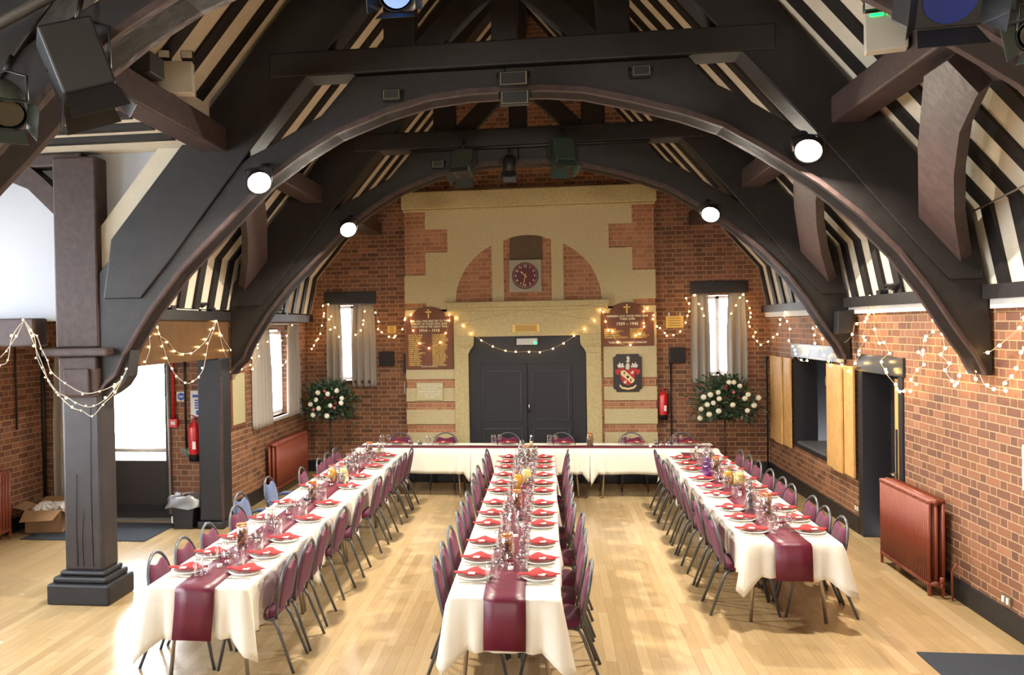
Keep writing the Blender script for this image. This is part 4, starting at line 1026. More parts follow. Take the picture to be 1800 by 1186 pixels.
# extinguishers
def extinguisher(x, y, z, label, rz=0, s=1):
    t = thing('fire_extinguisher', label, 'fire extinguisher', (x, y, z), rz, 'red fire extinguishers'); t.scale = (s,s,s)
    MB().lathe([(.001,.0),(.08,.0),(.082,.09)], n=20, cap=False).build('base', RUBBER, t)
    MB().lathe([(.08,.09),(.08,.42),(.07,.47),(.03,.5),(.02,.53),(.001,.53)], n=20, cap=False).build('body', RED, t)
    MB().box(-.0,.045,-.083,-.07,.16,.26).build('label_band', mat('white_label', (228,222,214), .5), t)
    mb = MB().box(-.012,.012,-.02,.03,.53,.57).bar((0,.02,.575),(0,-.08,.6),.02,.012).bar((0,.0,.555),(0,-.08,.56),.016,.01); mb.build('trigger', RED, t)
    MB().tube([(.02,0,.55),(.07,-.02,.56),(.1,-.03,.5),(.095,-.03,.3),(.088,-.02,.1)], .011, 8).build('hose', RUBBER, t)
    MB().box(-.02,.02,.075,.1,.4,.44).build('wall_bracket', SILVER, t)
extinguisher(-4.84, YE-.1, .85, 'red fire extinguisher on the brick beside the left timber post', s=1.05)
extinguisher(1.955, YB-.1, .95, 'red fire extinguisher at the right edge of the stone surround', s=.95)

# ---------------------------------------------------------------- curtains
def curtain(axis, a0, a1, z0, z1, pos, label, group, sgn=-1, seed=0, flare=0, m=None):
    rnd = random.Random(seed); w = a1-a0; n = 60; rows = []; folds = max(2.5, w/.125)
    for j in range(15):
        v = j/14; z = z1+(z0-z1)*v; row = []
        pin = .82+.18*min(1, v*2.2) + flare*v
        for i in range(n+1):
            u = i/n; a = (a0+a1)/2+(u-.5)*w*pin
            d = .045+ (.018+.02*v)*math.sin(u*folds*2*PI+seed) + .008*math.sin(u*folds*4.6+v*2+seed)
            row.append((a, pos+sgn*d, z) if axis == 'x' else (pos+sgn*d, a, z))
        rows.append(row)
    o = MB().grid(rows).build('curtain', m or CURT); md = o.modifiers.new('thickness','SOLIDIFY'); md.thickness = .004
    tag(o, label, 'curtain', group)
    return o
G = 'grey curtains'
curtain('x', -4.05,-3.76,1.62,3.07,YB,'grey curtain at the left side of the left back window',G,seed=1)
curtain('x', -3.58,-3.13,1.56,3.07,YB,'grey curtain at the right side of the left back window',G,seed=2)
curtain('x', 2.44,2.77,1.58,3.12,YB,'grey curtain at the left side of the right back window',G,seed=3)
curtain('x', 3.05,3.38,1.6,3.12,YB,'grey curtain at the right side of the right back window',G,seed=4)
curtain('y', 12.38,13.22,1.13,2.63,XL,'grey curtain nearer us on the left wall window',G,sgn=1,seed=5)
curtain('y', 14.05,14.78,1.15,2.7,XL,'grey curtain at the far side of the left wall window',G,sgn=1,seed=6)
curtain('y', 9.75,10.22,1.28,2.5,XA,'grey curtain at the picture\'s left edge in the aisle',G,sgn=1,seed=7)
curtain('x', -6.93,-6.38,.04,2.42,YE-.02,'long dark grey curtain left of the aisle door',G,seed=8)
t = thing('curtain_rail', 'white curtain rail over the left wall window', 'curtain rail', (XL+.03,13.4,2.72)); MB().tube([(0,-1.1,0),(0,1.4,0)], .01, 6).build('rail', WHITE, t)

# ---------------------------------------------------------------- radiators
def radiator(axis, x, y0, y1, z0, z1, label, sgn, n, depth=.19):
    t = thing('radiator', label, 'radiator', (x, y0, 0), group='red oxide column radiators')
    pitch = (y1-y0)/n
    for i in range(n):
        mb = MB(); yc = (i+.5)*pitch
        for c in range(3):
            xx = sgn*(.03+c*depth/3+depth/6-.0)
            mb.tube([(xx,yc,z0+.05),(xx,yc,z1-.05)], pitch*.4, 8)
        mb.tube([(sgn*.045,yc,z1-.04),(sgn*(.015+depth),yc,z1-.04)], pitch*.48, 8).tube([(sgn*.045,yc,z0+.05),(sgn*(.015+depth),yc,z0+.05)], pitch*.48, 8)
        mb.build('column', REDOX, t)
    MB().tube([(sgn*(.03+depth/2),0,z1-.04),(sgn*(.03+depth/2),y1-y0,z1-.04)], .03, 10).build('header', REDOX, t)
    MB().tube([(sgn*(.03+depth/2),0,z0+.05),(sgn*(.03+depth/2),y1-y0,z0+.05)], .03, 10).build('header', REDOX, t)
    for yy in (.02, y1-y0-.02):
        MB().box(sgn*(.03+depth*.2)-.012, sgn*(.03+depth*.2)+.012, yy-.012, yy+.012, 0, z0+.05).box(sgn*(depth)-.012, sgn*(depth)+.012, yy-.012, yy+.012, 0, z0+.05).build('foot', REDOX, t)
    MB().tube([(sgn*(.03+depth/2),-.02,z0+.05),(sgn*(.03+depth/2),-.1,z0+.05),(sgn*(.03+depth/2),-.1,z0+.1)], .014, 8).lathe([(.018,0),(.022,.01),(.022,.04),(.014,.05)], (sgn*(.03+depth/2),-.1,z0+.1), 10).tube([(sgn*.05,-.13,0.01),(sgn*.05,-.13,.28),(sgn*.02,-.16,.36)], .011, 8).build('valve_pipe', REDOX, t)
    return t
radiator('y', XR-.03, 8.6, 9.8, .06, .93, 'red column radiator on the right brick wall', -1, 26)
radiator('y', XL+.02, 12.9, 14.6, .1, .86, 'red column radiator under the left wall window', 1, 30)
radiator('y', XA+.02, 8.7, 10.16, .08, .9, 'red radiator at the left edge of the picture in the aisle', 1, 24)
# notice board
o = tag(bev(MB().box(XL,XL+.03,11.5,12.08,1.24,2.06).build('notice_frame', OAKB), .006), 'narrow framed notice on the left brick wall', 'notice')
MB().box(XL+.03,XL+.034,11.55,12.03,1.29,2.01).build('sheet', mat('notice_sheet', (176,168,130), .5, var=.2, scale=60), o)

# aisle end wall fittings
t = thing('red_pipe', 'red conduit running down to the fire call point', 'pipe', (-5.17, YE-.03, 0)); MB().tube([(0,0,1.42),(0,0,2.9)], .02, 8).build('conduit', RED, t)
o = tag(bev(MB().box(-5.23,-5.11,YE-.06,YE,1.3,1.42).build('fire_call_point', RED), .006), 'small red fire call point beside the aisle door', 'call point'); MB().box(-5.2,-5.14,YE-.064,YE-.06,1.34,1.385).build('label_plate', WHITE, o)
tag(MB().tube([(-5.0,YE-.02,.98),(-5.01,YE-.02,2.9)], .014, 6).build('black_pipe', RUBBER), 'thin black conduit on the brick beside the red one', 'pipe')
tag(MB().tube([(-5.25,YE-.03,2.3),(-5.24,YE-.03,.1)], .016, 6).build('white_pipe', mat('pale_pipe', (170,160,150), .4)), 'thin pale pipe down the right edge of the aisle door', 'pipe')
o = tag(MB().box(-5.13,-5.0,YE-.01,YE,1.66,1.79).build('safety_sign', WHITE), 'small square sign with a blue disc beside the red conduit', 'sign')
MB().prism([(-5.065+.052*math.cos(i*PI/12), 1.725+.052*math.sin(i*PI/12)) for i in range(24)], (0,YE-.01,0), (1,0,0), (0,0,1), .003).build('blue_disc', mat('sign_blue', (30,70,170), .5), o)
MB().box(-5.1,-5.03,YE-.0145,YE-.013,1.728,1.736).box(-5.095,-5.035,YE-.0145,YE-.013,1.712,1.72).build('sign_lettering', WHITE, o)
o = tag(MB().box(-4.93,-4.72,YE-.01,YE,1.42,1.8).build('fire_action_notice', WHITE), 'white and blue fire action notice above the extinguisher', 'notice')
mb = MB().box(-4.9,-4.75,YE-.012,YE-.01,1.71,1.75)
for i in range(4): mb.box(-4.87,-4.74,YE-.012,YE-.01,1.66-.035*i,1.68-.035*i)
mb.box(-4.85,-4.75,YE-.012,YE-.01,1.47,1.53).build('blue_panels', mat('sign_blue', (30,70,170), .5), o); MB().box(-4.88,-4.76,YE-.012,YE-.01,1.435,1.45).build('red_panel', RED, o)
o = tag(bev(MB().box(-4.99,-4.87,YE-.05,YE,.9,1.01).build('door_release', mat('green_unit', (24,110,70), .4)), .005), 'green emergency door release unit left of the extinguisher', 'switch'); MB().box(-4.96,-4.9,YE-.054,YE-.05,.94,.975).build('label_plate', WHITE, o)
tag(bev(MB().box(-5.08,-4.995,YE-.03,YE,.9,1.01).build('key_switch', SILVER), .004), 'small steel key switch plate beside the green unit', 'switch')
for x, nm in ((-6.98,'farther left'),(-6.84,'nearer the curtain')):
    pass
tag(MB().tube([(XA+.03,10.6,1.35),(XA+.03,10.6,2.9)], .013, 6).build('wall_pipe', RUBBER), 'thin pipe ending halfway down the far left brick wall', 'pipe')
tag(MB().tube([(XA+.04,11.2,.18),(XA+.04,11.2,2.9)], .022, 6).build('wall_pipe', RUBBER), 'dark pipe in the aisle corner behind the cardboard box', 'pipe')

# bin with bag
t = thing('waste_bin', 'black bin with a clear plastic bag folded over its rim', 'bin', (-4.86, 10.93, 0))
bev(MB().box(-.15,.15,-.12,.12,0,.02).prism([(-.13,0),(.13,0),(.16,.38),(-.16,.38)], (0,.13,0), (1,0,0), (0,0,1), .26).build('bin_body', RUBBER, t), .01)
rows = []; r3 = random.Random(5)
for j in range(8):
    z = [.43,.44,.425,.4,.37,.34,.31,.29][j]; o_ = [.0,.07,.1,.115,.125,.13,.145,.15][j] - (.0 if j else .02)
    rows.append([((.1+o_)*math.copysign(abs(math.cos(a))**.6, math.cos(a))*(1+.08*math.sin(a*7+j)), (.06+o_)*math.copysign(abs(math.sin(a))**.6, math.sin(a))*(1+.08*math.cos(a*6+j)), z+.012*math.sin(a*5+j*.7)) for a in [2*PI*i/40 for i in range(40)]])
bag = MB().grid(rows, closed=True).build('bin_bag', thin_glass('milky_film', (.66,.72,.8), .22, .5), t)
MB().box(-.155,-.135,-.135,-.125,.08,.17).build('sticker', WHITE, t)

# cardboard box
CB = mat('cardboard', (150,118,86), .85, var=.1, scale=8)
t = thing('cardboard_box', 'open cardboard box full of crumpled paper on the mat', 'box', (-6.64, 10.62, .012), .12)
mb = MB().box(-.24,.24,-.19,.19,0,.01).box(-.24,-.235,-.19,.19,0,.3).box(.235,.24,-.19,.19,0,.3).box(-.24,.24,-.19,-.185,0,.3).box(-.24,.24,.185,.19,0,.3); mb.build('box_body', CB, t)
for a, b, c, d in (((-.24,-.19,.3),(.24,-.19,.3),(.2,-.36,.2),(-.24,-.35,.18)),((.24,-.19,.3),(.24,.19,.3),(.42,.15,.25),(.42,-.24,.22)),((.24,.19,.3),(-.24,.19,.3),(-.2,.33,.38),(.24,.34,.4)),((-.24,.19,.3),(-.24,-.19,.3),(-.42,-.15,.33),(-.4,.17,.35))):
    o = MB().add([a,b,c,d], [(0,1,2,3)]).build('flap', CB, t); md = o.modifiers.new('thickness','SOLIDIFY'); md.thickness = .005
for q in range(9):
    rr = random.Random(q); cx_, cy_ = rr.uniform(-.16,.16), rr.uniform(-.12,.12); rows = []
    for j in range(6):
        rows.append([(cx_+(.09*math.sin(PI*j/5)+.004)*math.cos(a)*(1+.35*math.sin(a*3+j*2+q)), cy_+(.08*math.sin(PI*j/5)+.004)*math.sin(a)*(1+.35*math.cos(a*4+j+q)), .3-.05*math.cos(PI*j/5)+.018*math.sin(a*5+j+q)) for a in [2*PI*i/14 for i in range(14)]])
    MB().grid(rows, closed=True, smooth=False).build('crumpled_paper', mat('crumpled_paper', (204,200,196), .9), t)
MB().box(-.23,.23,-.18,.18,.22,.24).build('packing_layer', mat('packing_grey', (70,70,70), .9), t)

# mats
tag(bev(MB().box(-6.75,-5.06,10.12,11.1,.001,.012).build('door_mat', MATM), .003), 'dark door mat inside the aisle door', 'mat')
tag(bev(MB().box(2.82,3.7,5.4,7.13,.001,.012).build('door_mat', MATM), .003), 'dark mat at the bottom right corner', 'mat')

# sockets, thermostat, right wall notice
for x, y, z, nm in ((XR,7.66,.27,'near the bottom right'),(XR,11.02+.12,.3,'left of the dark side door')):
    o = tag(bev(MB().box(x-.02,x,y-.075,y+.075,z-.045,z+.045).build('wall_socket', SILVER), .003), 'small steel wall socket '+nm, 'socket'); MB().box(x-.026,x-.02,y-.05,y-.02,z-.025,z+.025).box(x-.026,x-.02,y+.02,y+.05,z-.025,z+.025).build('socket_insert', WHITE, o)
tag(bev(MB().box(XR-.05,XR,8.13,8.24,2.12,2.27).build('thermostat', WHITE), .006), 'small white thermostat on the right brick wall under the fairy lights', 'thermostat')
o = tag(MB().box(XR-.012,XR,7.0,7.4,1.24,1.6).build('wall_notice', WHITE), 'white notice cut off by the right edge of the picture', 'notice')
mb = MB(); [mb.box(XR-.014,XR-.012,7.05,7.36,1.52-.05*i,1.535-.05*i) for i in range(6)]; mb.build('printed_lines', RUBBER, o)

# ================================================================ FLOWERS
LEAF = [mat('leaf_dark', (38,62,40), .6), mat('leaf_mid', (58,92,48), .6), mat('leaf_grey', (72,92,78), .7)]
PETAL = mat('white_petals', (236,232,214), .7); PRED = mat('red_petals', (150,24,48), .7); PPNK = mat('pink_petals', (206,110,120), .7)
def flowers(x, y, z, label, seed, blooms, W):
    rnd = random.Random(seed)
    t = thing('flower_arrangement', label, 'flowers', (x, y, 0))
    MB().tube([(0,0,0.02),(0,0,z-.25)], .012, 8).build('stand_pole', RUBBER, t)
    mb = MB()
    for k in range(3): a = 2*PI*k/3+.4; mb.tube([(0,0,.12),(.17*math.cos(a),.17*math.sin(a),.01)], .008, 6)
    mb.build('stand_foot', RUBBER, t); MB().lathe([(.12,z-.27),(.13,z-.18),(.1,z-.14)], n=16).build('bowl', RUBBER, t)
    for mi, (n, R) in enumerate(((900, 1.05), (520, .9), (420, 1.2))):
        mb = MB()
        for i in range(n):
            a = rnd.uniform(0, 2*PI); el = rnd.uniform(-.75, 1.3); q = rnd.uniform(.35, 1)*R
            d = Vector((math.cos(a)*math.cos(el), math.sin(a)*math.cos(el)*.6, math.sin(el)))
            p = Vector((d.x*W, d.y*W, z+d.z*W*.86))*1; p = Vector((0,0,z))+(p-Vector((0,0,z)))*q
            L = rnd.uniform(.055, .105); wd = L*.26
            dr = (d+Vector((rnd.uniform(-.7,.7), rnd.uniform(-.7,.7), rnd.uniform(-.6,.5)))).normalized(); s = dr.cross(Vector((rnd.uniform(-1,1), rnd.uniform(-1,1), 1))).normalized()
            up = s.cross(dr)
            mb.add([p, p+dr*L*.5+s*wd+up*.006, p+dr*L, p+dr*L*.5-s*wd+up*.006], [(0,1,2,3)])
        mb.build('foliage', LEAF[mi], t, recalc=False)
    mb = MB()
    for i in range(14):
        a = rnd.uniform(0, 2*PI); e = rnd.uniform(-.3,1.4); R = W*rnd.uniform(1.05,1.3)
        mb.tube([(0,0,z-.1),(R*.5*math.cos(a),R*.3*math.sin(a),z+R*.5*math.sin(e)),(R*math.cos(a)*.9,R*.5*math.sin(a),z+R*.9*math.sin(e))], [.004,.003,.0015], 4)
    mb.build('stems', LEAF[0], t)
    for bx, bz, kind in blooms:
        r = {'w': .05, 'r': .026, 'p': .03}[kind]*rnd.uniform(.9,1.1); m = {'w': PETAL, 'r': PRED, 'p': PPNK}[kind]
        mb = MB(); c = Vector((bx, -math.sqrt(max(.02, W*W*.36-(bx*bx+(bz)**2)*.36))-.04, z+bz))
        for ring, (n, rr, lift) in enumerate(((12, 1, -.2), (10, .8, .2), (8, .5, .6), (5, .25, 1))):
            for q in range(n):
                a = 2*PI*(q+.5*(ring % 2))/n; o = Vector((math.cos(a), 0, math.sin(a))); s = Vector((-math.sin(a), 0, math.cos(a)))
                f = Vector((0,-1,0)); b0 = c+f*r*.15*ring
                tip = b0+o*r*rr+f*r*lift*.5
                mb.add([b0, b0+o*r*rr*.55+s*r*.17+f*r*lift*.3, tip, b0+o*r*rr*.55-s*r*.17+f*r*lift*.3], [(0,1,2,3)], True)
        mb.ball(c, r*.35, 8); mb.build({'w':'white_chrysanthemum','r':'red_rose','p':'pink_rose'}[kind], m, t, recalc=False)
    return t
BL = [(-.28,.02,'w'),(-.14,.22,'w'),(-.17,.1,'w'),(.04,.2,'w'),(.19,.25,'w'),(.28,.12,'w'),(.27,.04,'w'),(.09,0,'w'),(-.12,-.05,'w'),(-.24,-.17,'w'),(.02,-.18,'w'),(-.02,.25,'p'),(-.22,-.07,'p'),(.16,-.04,'p'),(.18,.04,'r'),(.0,.13,'r'),(.13,.14,'r')]
flowers(-3.86,14.75,1.3,'white chrysanthemum arrangement on a stand before the left back window',3,BL,.46)
BRR = [(.02,.36,'w'),(.1,.36,'w'),(.19,.3,'w'),(-.38,.12,'w'),(-.28,.16,'w'),(-.16,.2,'w'),(-.15,.1,'w'),(-.33,.0,'w'),(-.24,.03,'w'),(-.3,-.16,'w'),(-.42,-.08,'w'),(-.16,-.1,'w'),(.06,0,'w'),(.26,.1,'w'),(.32,.16,'w'),(.3,-.1,'w'),(.5,.1,'w'),(-.43,-.23,'w'),(.42,-.02,'w'),(-.05,.26,'r'),(-.03,.3,'r'),(.15,.12,'r'),(.08,.2,'p')]
flowers(2.88,14.75,1.28,'white chrysanthemum arrangement on a stand before the right back window',9,BRR,.52)

# ================================================================ LAMPS
def flood_round(x, y, z, nm):
    t = thing('flood_lamp', 'bright round floodlight on the %s' % nm, 'floodlight', (x, y, z), group='bright round floodlights')
    M = (Vector((x*.3, y-3.2, 1.2))-Vector((x, y, z))).to_track_quat('Z', 'Y').to_matrix().to_4x4()
    MB().lathe([(.05,-.14),(.08,-.12),(.115,-.0),(.118,.015),(.11,.015),(.105,-.0),(.001,-.01)], n=24, cap=False).tf(M).build('housing', RUBBER, t)
    MB().lathe([(.001,.008),(.104,.008),(.104,.0),(.001,.0)], n=28, cap=False).tf(M).build('lens', LENS, t)
    mb = MB().tube([(-.13,0,0),(-.13,0,.12),(0,.1,.16),(.13,0,.12),(.13,0,0)], .008, 6).bar((0,.1,.16),(0,.2,.2),.05,.03); mb.build('bracket', RUBBER, t)
for x, y, z, nm in FLOODS: flood_round(x, y, z, nm)
FACE = mat('floodlight_face', (214,200,150), .3)
def flood_rect(x, y, z, s, label, big=False):
    t = thing('wall_floodlight', label, 'floodlight', (x, y, z), group='small rectangular floodlights')
    w, h = (.26, .13) if big else (.17, .1)
    w *= s; h *= s
    bev(MB().box(-w/2,w/2,-.03,.05,-h/2,h/2).build('housing', RUBBER, t), .008)
    a, b, c, d = -w/2+.015, w/2-.015, -h/2+.012, h/2-.012
    mb = MB().add([(a,-.031,c),(b,-.031,c),(b,-.031,d),(a,-.031,d),(a*.5,-.012,c*.1),(b*.5,-.012,c*.1),(b*.5,-.012,d*.8),(a*.5,-.012,d*.8)], [(0,1,5,4),(1,2,6,5),(2,3,7,6),(3,0,4,7),(4,5,6,7)])
    mb.build('reflector', FACE, t, recalc=False)
    MB().bar((-w/2-.01,.02,0),(-w/2-.01,.08,h*.6),.01,.02).bar((w/2+.01,.02,0),(w/2+.01,.08,h*.6),.01,.02).build('bracket', RUBBER, t)
flood_rect(-1.39,7.74,4.75,1,'small floodlight on the left of the middle collar')
flood_rect(-.28,7.72,4.83,1,'larger floodlight at the top centre of the middle truss arch', True)
flood_rect(-.27,7.72,4.66,1,'floodlight slung under the centre of the middle truss arch', True)
flood_rect(.84,7.74,4.84,1,'small floodlight on the right of the middle collar')
flood_rect(-1.41,11.19,4.76,1,'small floodlight at the left of the far collar')
def lantern(x, y, z, label, m, s=1, ax=(0,-.6,-.8), box=True, glow=None):
    """theatre lantern with barn doors hanging from a hook clamp"""
    t = thing('theatre_lantern', label, 'stage light', (x, y, z), group='theatre lanterns on the trusses')
    M = Vector(ax).to_track_quat('Z', 'Y').to_matrix().to_4x4() @ Matrix.Scale(s, 4)
    if box: bev(MB().box(-.11,.11,-.1,.1,-.16,.1).tf(M).build('body', m, t), .012)
    else: MB().lathe([(.001,-.2),(.07,-.18),(.1,-.1),(.105,.12),(.1,.12)], n=20, cap=False).tf(M).build('body', m, t)
    MB().prism([(.085*math.cos(i*PI/10), .085*math.sin(i*PI/10)) for i in range(20)], (0,0,.098), (1,0,0), (0,1,0), .006).tf(M).build('lens', glow or mat('dark_lens', (56,54,46), .12), t)
    mb = MB()
    for dx, dy in ((1,0),(-1,0),(0,1),(0,-1)):
        if dx: mb.add([(dx*.1,-.09,.1),(dx*.1,.09,.1),(dx*.15,.11,.2),(dx*.15,-.11,.2)], [(0,1,2,3)])
        else: mb.add([(-.09,dy*.1,.1),(.09,dy*.1,.1),(.11,dy*.14,.2),(-.11,dy*.14,.2)], [(0,1,2,3)])
    o = mb.tf(M).build('barn_doors', m, t); md = o.modifiers.new('thickness','SOLIDIFY'); md.thickness = .003
    MB().tube([(-.13*s,0,0),(-.13*s,.0,.16*s),(0,0,.2*s),(.13*s,0,.16*s),(.13*s,0,0)], .008, 6).tube([(0,0,.2*s),(0,.05,.3*s)], .014, 8).build('yoke', RUBBER, t)
DG = mat('lantern_grey', (60,66,60), .45); DK = RUBBER
BLUEL = mat('blue_gel', (30,120,220), .3, emit=(20,110,230), es=.45); BLUED = mat('dim_blue_gel', (30,40,90), .3, emit=(40,70,170), es=.12)
lantern(-1.06,11.05,4.7,'grey theatre lantern hanging left of centre on the far truss',DG,1.15,(-.1,-.5,-.85))
lantern(.2,11.05,4.78,'green-grey theatre lantern hanging right of centre on the far truss',mat('lantern_green', (44,62,54), .45),1.2,(.1,-.3,-.95))
lantern(-.47,11.05,4.66,'small dark theatre lantern at the centre of the far truss',DK,.8,(0,-.2,-1),False)
lantern(-.72,4.28,4.3,'theatre lantern with a blue gel at the top centre',DK,.9,(0,-1,-.25),False,BLUEL)
lantern(1.82,4.25,4.12,'large dark theatre lantern with dim blue lens at the top right',DK,1.35,(-.1,-1,-.5),True,BLUED)
lantern(2.24,4.25,3.93,'chrome-edged theatre lantern at the top right edge',DG,.7,(-.6,-.6,-.5),False)
lantern(-2.42,4.22,4.0,'large black theatre lantern at the top left',DK,1.35,(.3,.2,-1))
lantern(-2.83,4.22,3.84,'theatre lantern with pale side at the left edge',DG,.9,(.4,-.5,-.6),False)
t = thing('lighting_bar', 'grey lighting bar crossing the top left corner', 'lighting bar', (-2.8,4.2,4.25)); MB().tube([(-.8,0,-.3),(1.0,0,.45)], .03, 10).build('bar', mat('bar_grey', (70,66,62), .5), t)
t = thing('lighting_bar', 'thin lighting bar under the far collar', 'lighting bar', (0,11.12,4.94)); MB().tube([(-1.7,0,0),(1.3,0,.0)], .018, 8).build('bar', RUBBER, t)
# twin-spot emergency units
def twin(x, y, z, label, green, sgn):
    t = thing('emergency_unit', label, 'emergency light', (x, y, z), sgn*.25)
    bev(MB().box(-.13,.13,-.06,.06,-.13,.13).build('case', mat('case_grey', (190,184,170), .5), t), .008)
    for s in (-1, 1):
        hd = bev(MB().box(s*.09-.05,s*.09+.05,-.08,.0,.14,.21).build('lamp_head', RUBBER, t), .01)
        MB().box(s*.09-.042,s*.09+.042,-.084,-.08,.148,.202).build('lamp_lens', WHITE, hd)
    if green: MB().box(-.1,-.02,-.066,-.06,.1,.116).box(.0,.08,-.066,-.06,.1,.116).build('green_indicator', mat('green_led', (20,255,90), .4, emit=(10,255,90), es=5), t)
twin(-2.98,6.7,4.69,'white twin-spot emergency unit standing on the left purlin',False,1)
twin(2.3,6.2,4.57,'white twin-spot emergency unit with green light near the top right',True,-1)
tag(bev(MB().box(-3.12,-2.95,6.15,6.4,4.585,4.75).build('beam_speaker', mat('dark_case', (48,46,44), .5)), .01), 'dark speaker box standing on the left purlin', 'speaker')
# uplights on the wall plates and speaker on the far truss foot
def uplight(x, y, z, sgn, label):
    t = thing('uplight', label, 'uplight', (x, y, z), group='black uplights on the wall plates')
    MB().lathe([(.03,0),(.1,.05),(.13,.09),(.12,.095),(.001,.06)], n=18, cap=False).tf(Matrix.Translation((0,.0,.03)) @ Matrix.Diagonal((.7,1.3,.8,1))).build('bowl', RUBBER, t)
    MB().tube([(0,0,0),(0,0,.05)], .02, 8).tube([(0,.1,.06),(0,.25,.05),(0,.34,.0)], .012, 6).box(-.04,.04,.3,.42,0,.05).build('arm', RUBBER, t)
uplight(XR-.07,9.75,2.9,1,'black uplight on the right wall plate between the trusses'); uplight(XR-.07,12.8,2.9,1,'black uplight on the right plate near the gable')
uplight(XL+.08,9.15,2.88,-1,'black uplight on the left plate next to the big post'); uplight(XL+.08,10.35,2.88,-1,'black uplight on the left plate near the far truss'); uplight(XL+.08,13.5,2.88,-1,'black uplight on the left plate near the gable')
t = tag(bev(MB().prism([(-.1,-.15),(.08,-.13),(.1,.15),(-.09,.13)], (3.6,11.2,2.6), (1,0,0), (0,0,1), .16).build('truss_speaker', RUBBER), .01), 'black loudspeaker hung at the right foot of the far truss', 'speaker')
MB().prism([(-.08,-.13),(.065,-.11),(.08,.13),(-.07,.11)], (3.6,11.038,2.6), (1,0,0), (0,0,1), .004).build('grille', mat('speaker_cloth', (44,42,44), .9), t)
tag(MB().tube([(XR-.25,5.2,4.0-.3),(XR-.3,6.4,3.62),(XR-.27,7.6,3.5)], .008, 5).build('roof_cable', mat('grey_cable', (120,110,100), .5)), 'grey cable looping across the right roof slope', 'cable')

